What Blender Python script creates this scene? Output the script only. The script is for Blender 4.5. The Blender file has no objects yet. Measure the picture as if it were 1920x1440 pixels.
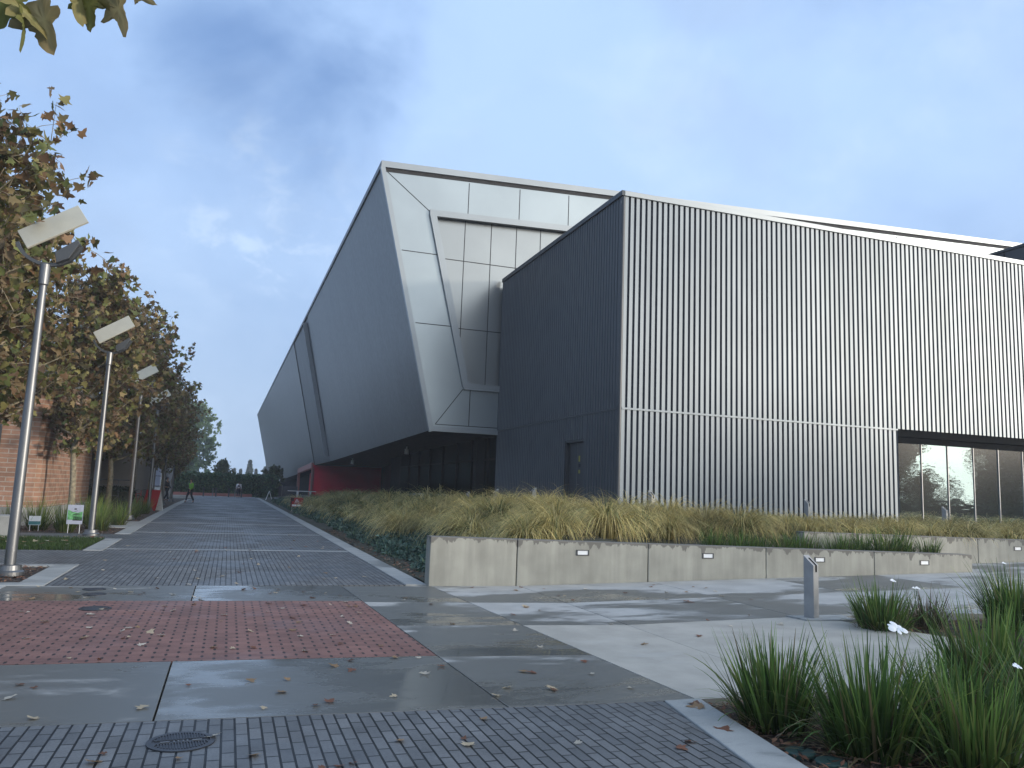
import bpy, bmesh, math, random
import numpy as np
from mathutils import Vector, Matrix

C = bpy.context.scene.collection
scene = bpy.context.scene
R = math.radians
rnd = random.Random(7)

# ---------------------------------------------------------------- camera
yaw, pitch, roll = R(19.086), R(7.736), R(2.165)
fw = Vector((math.sin(yaw) * math.cos(pitch), math.cos(yaw) * math.cos(pitch), math.sin(pitch)))
rt = Vector((math.cos(yaw), -math.sin(yaw), 0)); up = rt.cross(fw)
rt2 = rt * math.cos(roll) + up * math.sin(roll); up2 = -rt * math.sin(roll) + up * math.cos(roll)
cam = bpy.data.cameras.new("camera"); cam.lens = 28.125; cam.sensor_width = 36
cam.clip_end = 3000; cam.clip_start = 0.05
co = bpy.data.objects.new("camera", cam); C.objects.link(co)
m = Matrix((rt2, up2, -fw)).transposed().to_4x4(); m.translation = (0, 0, 1.6)
co.matrix_world = m
scene.camera = co

# ---------------------------------------------------------------- sky, sun, exposure
SUN = Vector((0.76, -0.64, 0.125)).normalized()
sun_el = math.asin(SUN.z); sun_rot = math.atan2(SUN.x, SUN.y)
w = bpy.data.worlds.new("World"); scene.world = w; w.use_nodes = True
nt = w.node_tree; N = nt.nodes; Lk = nt.links; N.clear()
def wn(t, **k):
    n = N.new(t)
    for a, b in k.items(): setattr(n, a, b)
    return n
def wmath(op, a, b=None, c=None, clamp=False):
    n = wn('ShaderNodeMath', operation=op, use_clamp=clamp)
    for i, v in enumerate((a, b, c)):
        if v is None: continue
        if isinstance(v, (int, float)): n.inputs[i].default_value = v
        else: Lk.new(v, n.inputs[i])
    return n.outputs[0]
def wmix(f, a, b):
    n = wn('ShaderNodeMix', data_type='RGBA')
    for s, v in ((n.inputs[0], f), (n.inputs[6], a), (n.inputs[7], b)):
        if isinstance(v, (int, float)): s.default_value = v
        elif isinstance(v, tuple): s.default_value = (*v, 1)
        else: Lk.new(v, s)
    return n.outputs[2]
sky = wn('ShaderNodeTexSky', sky_type='NISHITA', sun_disc=False, sun_elevation=sun_el, sun_rotation=sun_rot,
         air_density=1.0, dust_density=1.0, ozone_density=1.5)
tc = wn('ShaderNodeTexCoord'); sep = wn('ShaderNodeSeparateXYZ'); Lk.new(tc.outputs['Generated'], sep.inputs[0])
zc = wmath('MAXIMUM', sep.outputs[2], 0.0)
den = wmath('ADD', zc, 0.55)
cmb = wn('ShaderNodeCombineXYZ')
Lk.new(wmath('DIVIDE', sep.outputs[0], den), cmb.inputs[0]); Lk.new(wmath('DIVIDE', sep.outputs[1], den), cmb.inputs[1])
cmb.inputs[2].default_value = 3.7
def wnoise(scale, detail, rough, dist=0.0, off=0.0):
    mp = wn('ShaderNodeMapping'); mp.inputs['Location'].default_value = (off, off * .7, off * .3)
    mp.inputs['Rotation'].default_value = (R(18), R(25), R(-30)); mp.inputs['Scale'].default_value = (1.0, 1.0, 1.45)
    Lk.new(tc.outputs['Generated'], mp.inputs[0])
    n = wn('ShaderNodeTexNoise'); n.inputs['Scale'].default_value = scale; n.inputs['Detail'].default_value = detail
    n.inputs['Roughness'].default_value = rough; n.inputs['Distortion'].default_value = dist
    Lk.new(mp.outputs[0], n.inputs[0]); return n.outputs[0]
def wramp(v, a, b):
    n = wn('ShaderNodeMapRange', interpolation_type='SMOOTHSTEP'); Lk.new(v, n.inputs[0])
    n.inputs[1].default_value = a; n.inputs[2].default_value = b; return n.outputs[0]
def wdot(d):
    n = wn('ShaderNodeVectorMath', operation='DOT_PRODUCT'); Lk.new(tc.outputs['Generated'], n.inputs[0])
    n.inputs[1].default_value = Vector(d).normalized(); return n.outputs['Value']
veil = wramp(wnoise(2.4, 7, .52, .3, 1.3), .34, .66)          # broad thin cloud sheet
pufd = wramp(wdot((.006, .948, .318)), .990, .9985)
puff = wmath('MAXIMUM', wmath('MULTIPLY', wramp(wnoise(4.2, 8, .58, .3, 5.1), .50, .78), .7), wmath('MULTIPLY', pufd, wramp(wnoise(16., 8, .6, .3, 5.1), .46, .66)))            # brighter wisps
gapd = Vector((0.030, 0.885, 0.465))                             # the break in the cloud, north and high
gap = wramp(wmath('ADD', wdot(gapd), wmath('MULTIPLY', wnoise(4.5, 5, .5, .3, 2.2), .05)), 1.013, 1.036)
cover = wmath('MULTIPLY', wmath('ADD', wmath('MULTIPLY', veil, .36), .64), wmath('SUBTRACT', 1.0, wmath('MULTIPLY', gap, .9)))
low = wramp(zc, .0, .45)
ccol = wmix(low, (2.9, 3.75, 5.1), (3.1, 4.25, 6.3))           # cloud light, greyer toward the horizon
ccol = wmix(wmath('MULTIPLY', puff, .75), ccol, (4.3, 5.2, 6.6))
grey = wramp(wnoise(3.0, 6, .55, .2, 8.4), .46, .68)
ccol = wmix(wmath('MULTIPLY', grey, .35), ccol, (2.6, 3.3, 4.6))
base = wmix(0.75, sky.outputs[0], (1.05, 1.95, 4.1))
bgc = wmix(cover, base, ccol)
dim = wn('ShaderNodeMix', data_type='RGBA', blend_type='MULTIPLY'); dim.inputs[0].default_value = 1; Lk.new(bgc, dim.inputs[6]); dim.inputs[7].default_value = (.665, .69, .70, 1)
glow = wmath('POWER', wramp(wdot(SUN), .12, 1.0), 1.4)          # thin cloud lit up around the low sun, unseen, added as warm fill
gl = wn('ShaderNodeMix', data_type='RGBA', blend_type='ADD'); Lk.new(glow, gl.inputs[0]); Lk.new(dim.outputs[2], gl.inputs[6]); gl.inputs[7].default_value = (8.0, 7.5, 6.3, 1)
bgc = gl.outputs[2]
bg = wn('ShaderNodeBackground'); bg.inputs[1].default_value = 0.15
Lk.new(bgc, bg.inputs[0]); out = wn('ShaderNodeOutputWorld'); Lk.new(bg.outputs[0], out.inputs[0])

sl = bpy.data.lights.new("sun", 'SUN'); sl.energy = 2.1; sl.angle = R(6); sl.color = (1.0, 0.88, 0.74)
so = bpy.data.objects.new("sun", sl); C.objects.link(so)
so.rotation_euler = (-SUN).to_track_quat('-Z', 'Y').to_euler(); so.location = (60, -50, 30)

scene.view_settings.view_transform = 'Standard'; scene.view_settings.look = 'None'
scene.view_settings.exposure = 0.75; scene.view_settings.gamma = 1; scene.view_settings.use_curve_mapping = False
scene.render.engine = 'CYCLES'
scene.cycles.use_denoising = True
scene.cycles.max_bounces = 8; scene.cycles.transparent_max_bounces = 8
try: scene.cycles.caustics_reflective = False; scene.cycles.caustics_refractive = False
except Exception: pass

# ---------------------------------------------------------------- material helpers
class NT:
    def __init__(s, name):
        s.m = bpy.data.materials.new(name); s.m.use_nodes = True
        s.t = s.m.node_tree; s.n = s.t.nodes; s.l = s.t.links
        s.b = s.n['Principled BSDF']
        s.tc = s.n.new('ShaderNodeTexCoord')
    def set(s, sock, v):
        if isinstance(v, (int, float)): sock.default_value = v
        elif isinstance(v, tuple): sock.default_value = v if len(v) == 4 or sock.type != 'RGBA' else (*v, 1)
        else: s.l.new(v, sock)
    def node(s, t, **k):
        n = s.n.new(t)
        for a, b in k.items(): setattr(n, a, b)
        return n
    def mp(s, scale=(1, 1, 1), rot=(0, 0, 0), loc=(0, 0, 0), src='Object'):
        n = s.node('ShaderNodeMapping'); n.inputs['Scale'].default_value = scale
        n.inputs['Rotation'].default_value = rot; n.inputs['Location'].default_value = loc
        s.l.new(s.tc.outputs[src], n.inputs[0]); return n.outputs[0]
    def noise(s, vec, scale, detail=4, rough=.55, dist=0):
        n = s.node('ShaderNodeTexNoise'); s.l.new(vec, n.inputs[0])
        n.inputs['Scale'].default_value = scale; n.inputs['Detail'].default_value = detail
        n.inputs['Roughness'].default_value = rough; n.inputs['Distortion'].default_value = dist
        return n.outputs[0]
    def ramp(s, v, a, b, c=0., d=1.):
        n = s.node('ShaderNodeMapRange', interpolation_type='SMOOTHSTEP'); s.l.new(v, n.inputs[0])
        for i, x in enumerate((a, b, c, d)): n.inputs[i + 1].default_value = x
        return n.outputs[0]
    def math(s, op, a, b=0., clamp=False):
        n = s.node('ShaderNodeMath', operation=op, use_clamp=clamp); s.set(n.inputs[0], a); s.set(n.inputs[1], b)
        return n.outputs[0]
    def mix(s, f, a, b, blend='MIX'):
        n = s.node('ShaderNodeMix', data_type='RGBA', blend_type=blend)
        s.set(n.inputs[0], f); s.set(n.inputs[6], a); s.set(n.inputs[7], b); return n.outputs[2]
    def bump(s, h, strength, dist=.01):
        n = s.node('ShaderNodeBump'); n.inputs['Strength'].default_value = strength
        n.inputs['Distance'].default_value = dist; s.l.new(h, n.inputs['Height'])
        s.l.new(n.outputs[0], s.b.inputs['Normal']); return n
    def attr(s, name):
        n = s.node('ShaderNodeAttribute', attribute_name=name); return n.outputs['Color']
    def fin(s, col=None, rough=None, metal=None, spec=None):
        if col is not None: s.set(s.b.inputs['Base Color'], col)
        if rough is not None: s.set(s.b.inputs['Roughness'], rough)
        if metal is not None: s.set(s.b.inputs['Metallic'], metal)
        if spec is not None: s.set(s.b.inputs['Specular IOR Level'], spec)
        return s.m

def plain(name, col, rough=.6, metal=0., var=.12, scale=3., bump=0., spec=None):
    s = NT(name)
    v = s.mp()
    nz = s.noise(v, scale, 5)
    lo = tuple(c * (1 - var) for c in col); hi = tuple(min(1, c * (1 + var)) for c in col)
    c = s.mix(s.ramp(nz, .3, .7), lo, hi)
    if bump: s.bump(s.noise(v, scale * 12, 3), bump, .01)
    return s.fin(c, s.ramp(nz, .3, .7, max(.02, rough - .07), min(1, rough + .07)), metal, spec)

M = {}
def leafmat(name, trans=.35, rough=.55):
    s = NT(name); c = s.attr('Col'); s.fin(c, rough, 0, .3)
    tr = s.node('ShaderNodeBsdfTranslucent'); s.l.new(c, tr.inputs[0])
    mx = s.node('ShaderNodeMixShader'); mx.inputs[0].default_value = trans
    s.l.new(s.b.outputs[0], mx.inputs[1]); s.l.new(tr.outputs[0], mx.inputs[2])
    s.l.new(mx.outputs[0], s.n['Material Output'].inputs[0]); return s.m
M['leaf'] = leafmat('sycamore leaf'); M['blade'] = leafmat('grass blade', .4, .45)
M['needle'] = leafmat('evergreen foliage', .15, .6)

def pavers(name, c1, c2, joint, bw, rh, rot, msize, offset, wetlo, jointbump=1.):
    s = NT(name)
    v = s.mp(rot=(0, 0, rot))
    b = s.node('ShaderNodeTexBrick'); s.l.new(v, b.inputs[0])
    b.offset = .5; b.offset_frequency = 2; b.squash = 1
    b.inputs['Color1'].default_value = (*c1, 1); b.inputs['Color2'].default_value = (*c2, 1); b.inputs['Mortar'].default_value = (*joint, 1)
    b.inputs['Scale'].default_value = 1; b.inputs['Mortar Size'].default_value = msize; b.inputs['Mortar Smooth'].default_value = .25
    b.inputs['Bias'].default_value = 0; b.inputs['Brick Width'].default_value = bw; b.inputs['Row Height'].default_value = rh
    o = s.mp()
    wet = s.ramp(s.noise(o, .55, 5, .6, .4), .42, .62)
    grime = s.ramp(s.noise(o, 2.3, 5, .6), .3, .75, .8, 1.12)
    fine = s.ramp(s.noise(o, 60, 3, .6), .25, .75, .85, 1.15)
    g = s.mix(1., b.outputs['Color'], s.math('MULTIPLY', grime, fine), 'MULTIPLY')
    c = s.mix(s.math('MULTIPLY', wet, .45), g, wetlo, 'MULTIPLY')
    h = s.math('SUBTRACT', s.math('MULTIPLY', s.noise(o, 90, 3), .25), s.math('MULTIPLY', b.outputs['Fac'], jointbump))
    s.bump(h, .55, .006)
    return s.fin(c, s.ramp(wet, 0, 1, .68, .46), 0, .35)
M['gray_paver'] = pavers('grey clay pavers', (.105, .110, .114), (.160, .164, .166), (.006, .007, .008), .24, .083, R(90), .008, .5, (.72, .76, .8))
def redpavers():
    s = NT('red permeable pavers'); bw, rh = .21, .105
    sp = s.node('ShaderNodeSeparateXYZ'); s.l.new(s.tc.outputs['Object'], sp.inputs[0])
    yy = s.math('ADD', s.math('DIVIDE', s.math('ADD', sp.outputs[1], s.math('MULTIPLY', sp.outputs[0], .05)), rh), 400.)
    row = s.math('FLOOR', yy); v = s.math('SUBTRACT', yy, row)
    xx = s.math('ADD', s.math('ADD', s.math('DIVIDE', sp.outputs[0], bw), 200.), s.math('MULTIPLY', s.math('MODULO', row, 2.), .5))
    col = s.math('FLOOR', xx); u = s.math('SUBTRACT', xx, col)
    du = s.math('MINIMUM', u, s.math('SUBTRACT', 1., u)); dv = s.math('MINIMUM', v, s.math('SUBTRACT', 1., v))
    dot = s.math('MULTIPLY', s.math('LESS_THAN', du, .062), s.math('GREATER_THAN', dv, .16))
    vj = s.math('LESS_THAN', du, .016); hj = s.math('LESS_THAN', dv, .055)
    cmb = s.node('ShaderNodeCombineXYZ'); s.l.new(col, cmb.inputs[0]); s.l.new(row, cmb.inputs[1])
    wh = s.node('ShaderNodeTexWhiteNoise', noise_dimensions='2D'); s.l.new(cmb.outputs[0], wh.inputs[0])
    o = s.mp(); g = s.math('MULTIPLY', s.ramp(s.noise(o, 1.8, 5, .6), .3, .75, .8, 1.12), s.ramp(s.noise(o, 70, 3), .25, .75, .88, 1.12))
    c = s.mix(wh.outputs[0], (.165, .080, .064), (.225, .112, .088)); c = s.mix(1., c, g, 'MULTIPLY')
    c = s.mix(s.math('MULTIPLY', hj, .35), c, (.26, .15, .13)); j = s.math('MAXIMUM', dot, vj); c = s.mix(j, c, (.018, .012, .012))
    s.bump(s.math('SUBTRACT', 0., s.math('ADD', j, s.math('MULTIPLY', hj, .4))), .5, .006)
    wet = s.ramp(s.noise(o, .6, 5, .6, .4), .45, .65)
    return s.fin(c, s.ramp(wet, 0, 1, .68, .48), 0, .4)
M['red_paver'] = redpavers()

def concrete(name, dry, wetc, wetamt, seed, pudlo=.66, shift=0.):
    s = NT(name); o = s.mp(loc=(seed, seed * .37, 0)); st = s.mp(scale=(.8, 1.5, 1), loc=(seed, seed * .37, 0))
    big = s.noise(st, .42, 6, .55, .6)
    cl = s.ramp(s.noise(o, 1.7, 6, .6), .3, .72, .86, 1.1)
    fine = s.ramp(s.noise(o, 140, 3, .6), .25, .75, .9, 1.1)
    drycol = s.mix(1., dry, s.math('MULTIPLY', cl, fine), 'MULTIPLY')
    tone = s.node('ShaderNodeAttribute', attribute_name='tone').outputs['Fac']
    st2 = s.noise(s.mp(scale=(1.2, 3.2, 1), loc=(seed, 0, 0)), 1.1, 6, .65, .3)
    wv = s.math('ADD', s.math('ADD', s.math('MULTIPLY', big, .72), s.math('MULTIPLY', st2, .28)), s.math('ADD', s.math('MULTIPLY', tone, wetamt), shift))
    damp = s.ramp(wv, .475, .575)            # damp stain, darker
    pud = s.ramp(wv, pudlo - .02, pudlo + .10)             # standing film of water
    edge = s.math('MULTIPLY', s.ramp(wv, .43, .48), s.math('SUBTRACT', 1., s.ramp(wv, .49, .54)))
    c = s.mix(damp, drycol, wetc)
    c = s.mix(s.math('MULTIPLY', edge, .25), c, (.42, .42, .40))
    ro = s.mix(damp, (.78, .78, .78), (.42, .42, .42)); ro = s.mix(pud, ro, (.07, .07, .07))
    s.bump(s.math('MULTIPLY', s.noise(o, 120, 3), s.math('SUBTRACT', 1., pud)), .12, .004)
    return s.fin(c, ro, 0, .5)
M['slab'] = concrete('broom finished concrete', (.36, .355, .335), (.108, .110, .102), .30, 3.1, .665, -.04)
M['slab_dry'] = concrete('dry warm concrete', (.36, .342, .30), (.2, .195, .18), .0, 40.7, .9, -.14)
M['kerb'] = concrete('kerb concrete', (.28, .288, .278), (.17, .175, .17), .05, 12.3, .9, -.05)

def wallconc():
    s = NT('cast concrete wall')
    uv = s.mp(src='UV'); o = s.mp()
    sp = s.node('ShaderNodeSeparateXYZ'); s.l.new(uv, sp.inputs[0])
    u1 = s.mp(src='UV', scale=(1, .22, 1))
    n1 = s.noise(u1, 4.2, 5, .65, .2)
    lim = s.math('MULTIPLY', s.ramp(n1, .42, .72), .17)
    st = s.math('LESS_THAN', sp.outputs[1], s.math('ADD', lim, .012))
    streak = s.ramp(s.noise(s.mp(src='UV', scale=(6, .5, 1)), 1.0, 4), .35, .7, .90, 1.08)
    cl = s.ramp(s.noise(o, 1.6, 5), .3, .7, .86, 1.10)
    pits = s.ramp(s.noise(o, 26, 3, .7), .68, .74)
    c = s.mix(1., (.32, .315, .27), s.math('MULTIPLY', streak, cl), 'MULTIPLY')
    c = s.mix(s.math('MULTIPLY', pits, .3), c, (.17, .17, .155))
    c = s.mix(s.math('MULTIPLY', st, .85), c, (.125, .118, .105))
    s.bump(s.noise(o, 45, 3), .1, .005)
    return s.fin(c, .72, 0, .35)
M['wall'] = wallconc()
M['dark_joint'] = plain('dark joint filler', (.02, .02, .022), .8)

def metalpanel(name, col, metal, rough, var=.06, scale=.35, bumps=0., runs=0.):
    s = NT(name); o = s.mp()
    n = s.noise(o, scale, 4, .5); f = s.ramp(n, .3, .7, 1 - var, 1 + var)
    c = s.mix(1., col, f, 'MULTIPLY')
    if runs: c = s.mix(1., c, s.ramp(s.noise(s.mp(scale=(3.2, 3.2, .14)), 1., 5, .6), .3, .72, 1 + runs * .5, 1 - runs), 'MULTIPLY')
    if bumps: s.bump(s.noise(o, bumps, 2), .08, .02)
    return s.fin(c, s.ramp(s.noise(s.mp(scale=(1, 1, .15)), scale * 3, 3), .3, .7, rough - .012, rough + .015), metal, .5)
M['silver'] = metalpanel('silver composite panel', (.29, .33, .35), .72, .33)
M['silver_in'] = metalpanel('silver composite panel recessed', (.275, .295, .30), .75, .30, .08, .25)
M['trim'] = metalpanel('light metal trim', (.27, .295, .31), .6, .4)
M['corr'] = metalpanel('corrugated steel silver', (.210, .238, .258), .5, .5, .03, .6, 0., .10)
M['corr_gap_shade'] = metalpanel('corrugated steel recess shade', (.085, .10, .125), .4, .5, .03, .6)  # rib sides and recesses painted darker to carry their shade
M['corr_dark'] = metalpanel('corrugated steel charcoal', (.058, .068, .078), .35, .45, .05, .6)
M['fin'] = plain('pale painted fin', (.30, .32, .335), .6, 0, .05)
M['dark_metal'] = metalpanel('dark steel trim', (.055, .062, .07), .5, .42)
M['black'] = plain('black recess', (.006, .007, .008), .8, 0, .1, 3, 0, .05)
def perfo():
    s = NT('perforated grey metal skin'); o = s.mp()
    vo = s.node('ShaderNodeTexVoronoi'); s.l.new(o, vo.inputs[0]); vo.inputs['Scale'].default_value = 9
    n = s.noise(o, 3.5, 3); f = s.ramp(n, .3, .7, .9, 1.1)
    c = s.mix(1., (.132, .142, .147), f, 'MULTIPLY'); c = s.mix(1., c, s.ramp(s.noise(s.mp(scale=(.5, .5, .06)), 1., 5, .6), .3, .72, 1.05, .92), 'MULTIPLY')
    s.bump(vo.outputs[0], .25, .012)
    return s.fin(c, .42, .55, .5)
M['perf'] = perfo()
M['perf_dark'] = metalpanel('darker grey metal strip', (.075, .085, .092), .55, .45, .08, .5)
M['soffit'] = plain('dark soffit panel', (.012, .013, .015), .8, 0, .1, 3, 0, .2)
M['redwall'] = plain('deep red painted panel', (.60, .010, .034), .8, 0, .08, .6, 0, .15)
M['red_deep'] = plain('unlit dark red panel', (.035, .002, .004), .9, 0, .08, .6, 0, .05)  # same red wall darkened, undercroft shade put into the colour
M['redlight'] = plain('weathered red portal edge', (.26, .10, .085), .6)
M['steel'] = metalpanel('brushed galvanised steel', (.17, .175, .18), .8, .42, .08, 2.)
M['bollard'] = metalpanel('grey bollard metal', (.29, .295, .295), .5, .5, .1, 4.)
M['lamp_dark'] = metalpanel('lamp charcoal enamel', (.06, .065, .07), .4, .4)
M['cream'] = plain('cream reflector enamel', (.40, .395, .335), .5, 0, .05)
M['stem'] = plain('green stem', (.06, .11, .03), .6)
M['white'] = plain('white enamel', (.75, .76, .76), .5, 0, .05)
M['lens'] = plain('frosted lens', (.8, .82, .82), .3, 0, .03)
M['soil'] = plain('dark damp soil', (.045, .032, .024), .9, 0, .35, 9, .5)
M['soil_green'] = plain('olive planting soil', (.035, .035, .02), .9, 0, .3, 5, .4)  # even dark olive ground under the plants
M['earth'] = plain('bare ground', (.07, .07, .055), .95, 0, .3, .2)
M['bark'] = plain('mottled sycamore bark', (.22, .19, .13), .85, 0, .4, 9, .4)
M['bark_dark'] = plain('dark bark', (.06, .05, .04), .9, 0, .35, 9, .5)
M['stucco'] = plain('beige stucco', (.24, .22, .20), .85, 0, .08, 1.2, .15)
M['chip'] = leafmat('bark chip', .0, .85)
M['iron'] = plain('cast iron', (.055, .058, .066), .45, .6, .2, 9)
M['iron_worn'] = plain('worn cast iron', (.16, .165, .17), .4, .7, .2, 9)
M['tyre'] = plain('rubber', (.02, .02, .02), .7)
M['skin'] = plain('skin', (.38, .23, .16), .5)
M['hair'] = plain('dark hair', (.015, .012, .01), .5)
M['green_vest'] = plain('lime green fabric', (.16, .42, .03), .8)
M['dark_cloth'] = plain('dark fabric', (.018, .02, .03), .85)
M['white_cloth'] = plain('white fabric', (.62, .62, .65), .85)
M['red_paint'] = plain('red board', (.30, .012, .015), .55)
M['yellow'] = plain('yellow sticker', (.30, .27, .05), .6)
M['teal'] = plain('teal print', (.05, .19, .20), .6)
M['poster_green'] = plain('green print', (.10, .30, .12), .6, 0, .5, 14)
M['poster_black'] = plain('black print', (.012, .012, .018), .6)
M['poster_pale'] = plain('pale print', (.32, .35, .44), .6)
M['valve'] = plain('green plastic lid', (.018, .05, .042), .6)
def brickmat():
    s = NT('tan brick'); v = s.mp(rot=(R(90), 0, 0))
    sp = s.node('ShaderNodeSeparateXYZ'); s.l.new(s.tc.outputs['Object'], sp.inputs[0])
    cb = s.node('ShaderNodeCombineXYZ'); s.l.new(s.math('ADD', sp.outputs[0], sp.outputs[1]), cb.inputs[0]); s.l.new(sp.outputs[2], cb.inputs[1])
    b = s.node('ShaderNodeTexBrick'); s.l.new(cb.outputs[0], b.inputs[0])
    b.inputs['Color1'].default_value = (.25, .145, .10, 1); b.inputs['Color2'].default_value = (.33, .19, .13, 1); b.inputs['Mortar'].default_value = (.33, .28, .235, 1)
    b.inputs['Scale'].default_value = 1; b.inputs['Mortar Size'].default_value = .016; b.inputs['Brick Width'].default_value = .60; b.inputs['Row Height'].default_value = .15
    c = s.mix(1., b.outputs['Color'], s.ramp(s.noise(s.mp(), 3, 5), .3, .7, .82, 1.15), 'MULTIPLY')
    s.bump(s.math('MULTIPLY', b.outputs['Fac'], -1.), .5, .006)
    return s.fin(c, .82, 0, .3)
M['brick'] = brickmat()
def glassmat(name, refl, wob):
    s = NT(name); o = s.mp(scale=(1, 1, 2.6))
    s.fin((.006, .010, .010), .25, 0, .12 if refl > .1 else 0.)
    g = s.node('ShaderNodeBsdfGlossy'); g.inputs['Roughness'].default_value = .015; g.inputs['Color'].default_value = (.60, .73, .68, 1)
    bn = s.node('ShaderNodeBump'); bn.inputs['Strength'].default_value = wob; bn.inputs['Distance'].default_value = .03
    s.l.new(s.noise(o, 2.2, 3, .5), bn.inputs['Height']); s.l.new(bn.outputs[0], g.inputs['Normal'])
    mx = s.node('ShaderNodeMixShader'); mx.inputs[0].default_value = refl
    s.l.new(s.b.outputs[0], mx.inputs[1]); s.l.new(g.outputs[0], mx.inputs[2])
    s.l.new(mx.outputs[0], s.n['Material Output'].inputs[0]); return s.m
M['glass'] = glassmat('reflective window glass', .66, .07)
M['glass_dark'] = glassmat('dark entrance glass', .012, .12)

# ---------------------------------------------------------------- mesh helpers
class MB:
    def __init__(s): s.v = []; s.f = []; s.mi = []; s.sm = []
    def add(s, vs, fs, mi=0, smooth=False):
        k = len(s.v); s.v += [tuple(v) for v in vs]
        for f in fs: s.f.append([i + k for i in f]); s.mi.append(mi); s.sm.append(smooth)
        return s
    def box(s, x0, y0, z0, x1, y1, z1, mi=0, M4=None):
        vs = [(x, y, z) for z in (z0, z1) for y in (y0, y1) for x in (x0, x1)]
        if M4 is not None: vs = [M4 @ Vector(v) for v in vs]
        return s.add(vs, [(0, 2, 3, 1), (4, 5, 7, 6), (0, 1, 5, 4), (2, 6, 7, 3), (0, 4, 6, 2), (1, 3, 7, 5)], mi)
    def prism(s, poly, z0, z1, mi=0, zf=None):            # poly CCW in xy
        a = sum(poly[i][0] * poly[(i + 1) % len(poly)][1] - poly[(i + 1) % len(poly)][0] * poly[i][1] for i in range(len(poly)))
        if a < 0: poly = poly[::-1]
        n = len(poly); zf = zf or (lambda x, y: 0.)
        vs = [(x, y, z0) for x, y in poly] + [(x, y, z1 + zf(x, y)) for x, y in poly]
        return s.add(vs, [tuple(range(n - 1, -1, -1)), tuple(range(n, 2 * n))] + [(i, (i + 1) % n, n + (i + 1) % n, n + i) for i in range(n)], mi)
    def extr(s, poly3, d, mi=0):                          # 3d polygon swept by d
        n = len(poly3); d = Vector(d)
        vs = [Vector(p) for p in poly3] + [Vector(p) + d for p in poly3]
        return s.add(vs, [tuple(range(n - 1, -1, -1)), tuple(range(n, 2 * n))] + [(i, (i + 1) % n, n + (i + 1) % n, n + i) for i in range(n)], mi)
    def bar(s, a, b, wd, dp, mi=0, ref=(0, 0, 1)):        # rectangular bar from a to b
        a = Vector(a); b = Vector(b); t = (b - a).normalized(); r = t.cross(Vector(ref))
        if r.length < 1e-4: r = t.cross(Vector((1, 0, 0)))
        r.normalize(); u = r.cross(t)
        vs = [p + r * sx * wd / 2 + u * sy * dp / 2 for p in (a, b) for sx, sy in ((-1, -1), (1, -1), (1, 1), (-1, 1))]
        return s.add(vs, [(3, 2, 1, 0), (4, 5, 6, 7)] + [(i, (i + 1) % 4, 4 + (i + 1) % 4, 4 + i) for i in range(4)], mi)
    def tube(s, pts, rad, seg=10, mi=0, cap=True):
        pts = [Vector(p) for p in pts]; n = len(pts)
        if isinstance(rad, (int, float)): rad = [rad] * n
        vs = []; pr = None
        for i, p in enumerate(pts):
            t = (pts[min(i + 1, n - 1)] - pts[max(i - 1, 0)]).normalized()
            if pr is None: pr = t.orthogonal().normalized()
            r = (pr - t * pr.dot(t)).normalized(); pr = r; u = t.cross(r)
            for k in range(seg):
                a = 2 * math.pi * k / seg; vs.append(p + (r * math.cos(a) + u * math.sin(a)) * rad[i])
        fs = [(i * seg + k, i * seg + (k + 1) % seg, (i + 1) * seg + (k + 1) % seg, (i + 1) * seg + k) for i in range(n - 1) for k in range(seg)]
        s.add(vs, fs, mi, True)
        if cap: s.add(vs[:seg], [tuple(range(seg - 1, -1, -1))], mi); s.add(vs[-seg:], [tuple(range(seg))], mi)
        return s
    def lathe(s, prof, seg=24, c=(0, 0, 0), mi=0):
        vs = []; n = len(prof)
        for r, z in prof:
            for k in range(seg):
                a = 2 * math.pi * k / seg; vs.append((c[0] + r * math.cos(a), c[1] + r * math.sin(a), c[2] + z))
        fs = [(i * seg + k, i * seg + (k + 1) % seg, (i + 1) * seg + (k + 1) % seg, (i + 1) * seg + k) for i in range(n - 1) for k in range(seg)]
        fs += [tuple(range((n - 1) * seg, n * seg)), tuple(range(seg - 1, -1, -1))]
        return s.add(vs, fs, mi, False)
    def build(s, name, mats, parent=None, bevel=0., tone=None):
        me = bpy.data.meshes.new(name); me.from_pydata(s.v, [], s.f)
        if not isinstance(mats, (list, tuple)): mats = [mats]
        for m_ in mats: me.materials.append(m_)
        me.polygons.foreach_set('material_index', s.mi); me.polygons.foreach_set('use_smooth', s.sm)
        if tone is not None:
            at = me.attributes.new('tone', 'FLOAT', 'POINT')
            if len(tone) != len(s.v): tone = [tone[0]] * len(s.v)
            at.data.foreach_set('value', tone)
        me.update()
        o = bpy.data.objects.new(name, me); C.objects.link(o)
        if parent: o.parent = parent
        if bevel:
            b = o.modifiers.new('bevel', 'BEVEL'); b.width = bevel; b.segments = 2; b.limit_method = 'ANGLE'
        return o
def tag(o, label=None, cat=None, group=None, kind=None):
    if label: o['label'] = label
    if cat: o['category'] = cat
    if group: o['group'] = group
    if kind: o['kind'] = kind
    return o
def thing(name, label, cat, loc=(0, 0, 0), rz=0., group=None):
    o = bpy.data.objects.new(name, None); C.objects.link(o); o.empty_display_size = .2
    o.location = loc; o.rotation_euler = (0, 0, rz)
    return tag(o, label, cat, group)
def dup(root, loc, rz=0., label=None, scale=None):
    def cp(o, par):
        c = o.copy(); C.objects.link(c)
        if par: c.parent = par
        for ch in kids.get(o, []): cp(ch, c)
        return c
    kids = {}
    for o in list(C.objects):
        if o.parent: kids.setdefault(o.parent, []).append(o)
    r = cp(root, None); r.location = loc; r.rotation_euler = (0, 0, rz)
    if label: r['label'] = label
    if scale: r.scale = scale if isinstance(scale, tuple) else (scale,) * 3
    return r
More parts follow.
